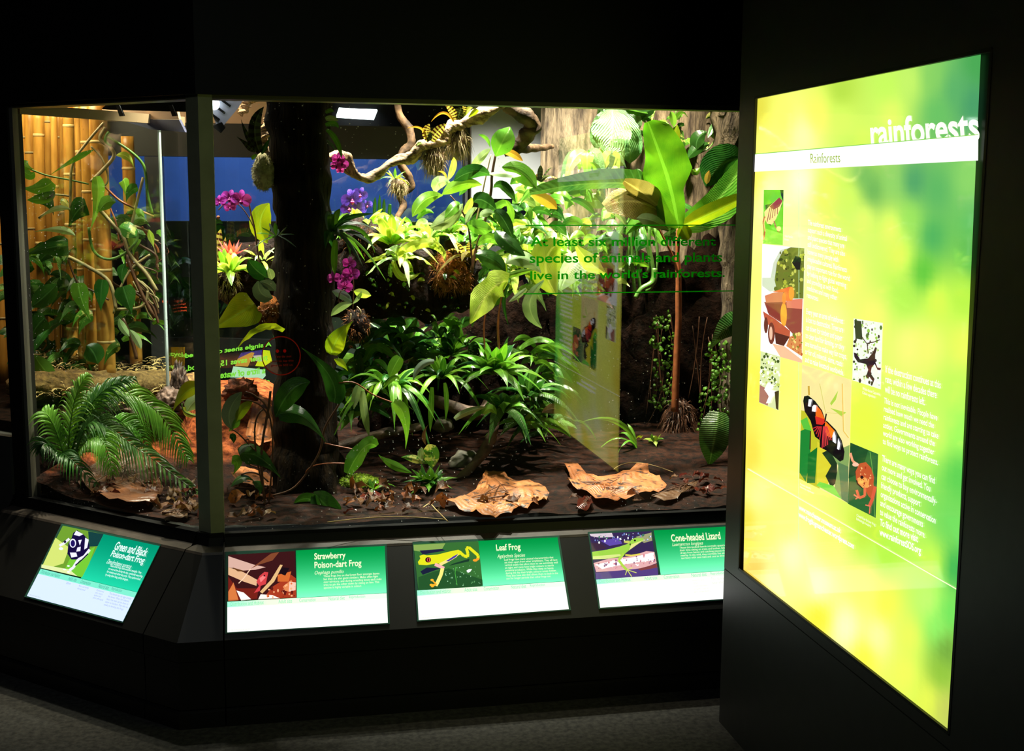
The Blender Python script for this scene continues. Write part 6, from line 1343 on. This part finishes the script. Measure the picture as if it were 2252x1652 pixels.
t = thing('lamp_housing', 'black lamp housing with cross straps at the top of the left window', 'lamp', P(320, 245, 4.5))
pf = Plane(P(320, 240, 4.55), NL)
quadbox(t, 'body', M['black_matt'], [(233, 240), (245, 230), (420, 208), (420, 245), (262, 255), (245, 256)][:4], .02)
quadbox(t, 'body', M['black_matt'], [(234, 241), (250, 228), (420, 212), (418, 246)], .018)
for x in (256, 372): quadbox(t, 'strap', M['black'], [(x, 232), (x+8, 231), (x+18, 255), (x+8, 256)], .003, .02)
t = thing('ballast_box', 'pale box hanging under the black lamp housing in the left window', 'lamp box', P(350, 275, 4.9))
pf = Plane(P(330, 275, 4.95), NL)
quadbox(t, 'front', M['beige'], [(125, 243), (390, 235), (396, 262), (250, 262)], .006); quadbox(t, 'underside', plain('slate_box', (52, 58, 92), .6), [(260, 262), (396, 263), (410, 291), (335, 285)], .006, .002)
# glowing information screen standing behind the tank (seen from the back, so it reads reversed)
SP = Plane((0, 5.85, 0), (0, -1, 0)); crB = (340, 720, 7.507)
t = thing('rear_sign', 'black rear glass panel with glowing green reversed wording', 'sign', SP.at(480, 830))
b = MB(); q = [SP.at(x, y, 0) for x, y in ((355, 740), (640, 748), (640, 900), (355, 900))]; b.hull8([p+V((0, -.004, 0)) for p in q][::-1], [p+V((0, .02, 0)) for p in q][::-1]); b.build('panel', M['black_matt'], t, smooth=False)
def bk(p):
    p.poly((225, 150, 20), [(275, 325), (500, 325), (492, 790), (290, 790)]); p.line((175, 105, 20), [(300, 420), (460, 420)], 3)
    for k in range(14): p.line((160, 95, 20), [(300+7*(k % 3), 430+24*k), (350, 430+24*k)], 4); p.n -= 1; p.line((160, 95, 20), [(400, 430+24*k), (460-9*(k % 4), 430+24*k)], 4); p.n -= 1
    p.line((180, 240, 40), [(366, 380), (385, 790)], 16)
onp('orange_plate', bk, .005, 'lit', SP, t, crB)
def bk2(p):
    p.poly((30, 45, 130), [(1430, 420), (1800, 370), (1790, 460), (1370, 520)]); p.poly((210, 150, 60), [(1370, 520), (1600, 410), (1650, 420), (1540, 650), (1330, 640)])
    p.poly((190, 190, 175), [(1620, 470), (1790, 455), (1780, 560), (1680, 560)]); p.poly((225, 235, 30), [(1790, 375), (1900, 385), (1940, 560), (1800, 650), (1660, 640), (1700, 560), (1780, 560)])
    p.poly((205, 245, 205), [(1300, 645), (1820, 700), (1835, 800), (1780, 860), (1250, 820)]); p.poly((110, 120, 110), [(1250, 822), (1780, 862), (1775, 880), (1245, 840)])
onp('picture', bk2, .005, 'lit', SP, t, crB)
for s, TL, TR, BL in (('A single sheet of recycled', (1930, 235), (505, 430), (1930, 335)), ('paper saves 15g of wood,', (1860, 440), (520, 630), (1860, 560)), ('a litre of water and .5kw', (1830, 650), (505, 800), (1830, 760)), ('of electricity', (1900, 850), (1400, 900), (1900, 930))):
    lettering('lettering', s, SP, TL, TR, BL, (150, 240, 70), M['lit'], t, .008, crop=crB, bold=.03)
t = thing('wall_sticker', 'pair of small orange-red dotted stickers on the inner glass left of the post', 'sticker', P(390, 670, 5.6))
S2 = Plane((0, 5.70, 0), (0, -1, 0)); crW = (340, 630, 18.36)
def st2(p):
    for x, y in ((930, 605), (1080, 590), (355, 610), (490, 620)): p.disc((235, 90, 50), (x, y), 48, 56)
onp('dots', st2, .001, 'lit', S2, t, crW)  # sticker dots and words glow by themselves, brightness put into the print
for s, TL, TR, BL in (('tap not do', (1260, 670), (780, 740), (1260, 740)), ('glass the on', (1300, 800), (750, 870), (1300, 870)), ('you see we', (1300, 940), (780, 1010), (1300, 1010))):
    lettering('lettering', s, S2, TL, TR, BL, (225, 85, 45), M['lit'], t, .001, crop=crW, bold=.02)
# glass bottle on the log
t = thing('glass_bottle', 'clear upright glass bottle behind the pink flower', 'bottle', P(507, 560, 4.95))
b = MB(); a = P(507, 565, 4.95); c_ = P(507, 487, 4.95); b.tube([a, a.lerp(c_, .5), a.lerp(c_, .8), c_], [.028, .026, .018, .014, .017], 16, 16); b.build('body', M['glass_in'], t)

clump('dark leafy plants growing low at the left of the bamboo tank', (40, 560, 200, 830), (5.25, 5.45), 90, ['dark', 'dark', 'rib'], 70, 24, 90, ('heart', 'oval', 'lance'), .1)
clump('leafy plants behind the vines at the right of the bamboo tank', (255, 480, 345, 760), (5.35, 5.5), 54, ['dark', 'mid', 'rib'], 60, 20, 91, ('heart', 'lance'), .1)
clump('dim green plants in the room behind, left of the trunk', (375, 490, 600, 720), (5.9, 6.1), 54, ['dark', 'dark', 'rib'], 60, 22, 92, ('heart', 'lance'), .1)

t = thing('climber', 'mesh of fine brown creeping stems to the right of the thick bamboo pole', 'climber', P(300, 800, 5.15))
rn = random.Random(77)
for i in range(16):
    x, y = rn.uniform(215, 330), rn.uniform(480, 660); a = rn.uniform(.3, 1.1); l = rn.uniform(60, 130)
    stem(t, rn.choice(['stem', 'stem_tan', 'stem_red', 'stem_tan']), 5.15, [(x, y), (x+l*.4*math.cos(a)+rn.uniform(-14, 14), y+l*.4*math.sin(a)), (min(345, x+l*.7*math.cos(a)), y+l*.8*math.sin(a)), (min(348, x+l*math.cos(a)), y+l*math.sin(a))], rn.uniform(1.2, 3), n=14)
for i in range(12):
    x, y = rn.uniform(60, 330), rn.uniform(380, 760); a = rn.uniform(0, 6.28); l = rn.uniform(24, 50)
    leaf(t, rn.choice(['mid', 'dark', 'bright', 'varieg']), 5.1, [(x, y), (x+l*.5*math.cos(a), y+l*.3), (x+l*math.cos(a)*.8, y+l)], rn.uniform(14, 30), 'heart', roll=rn.uniform(-40, 40))
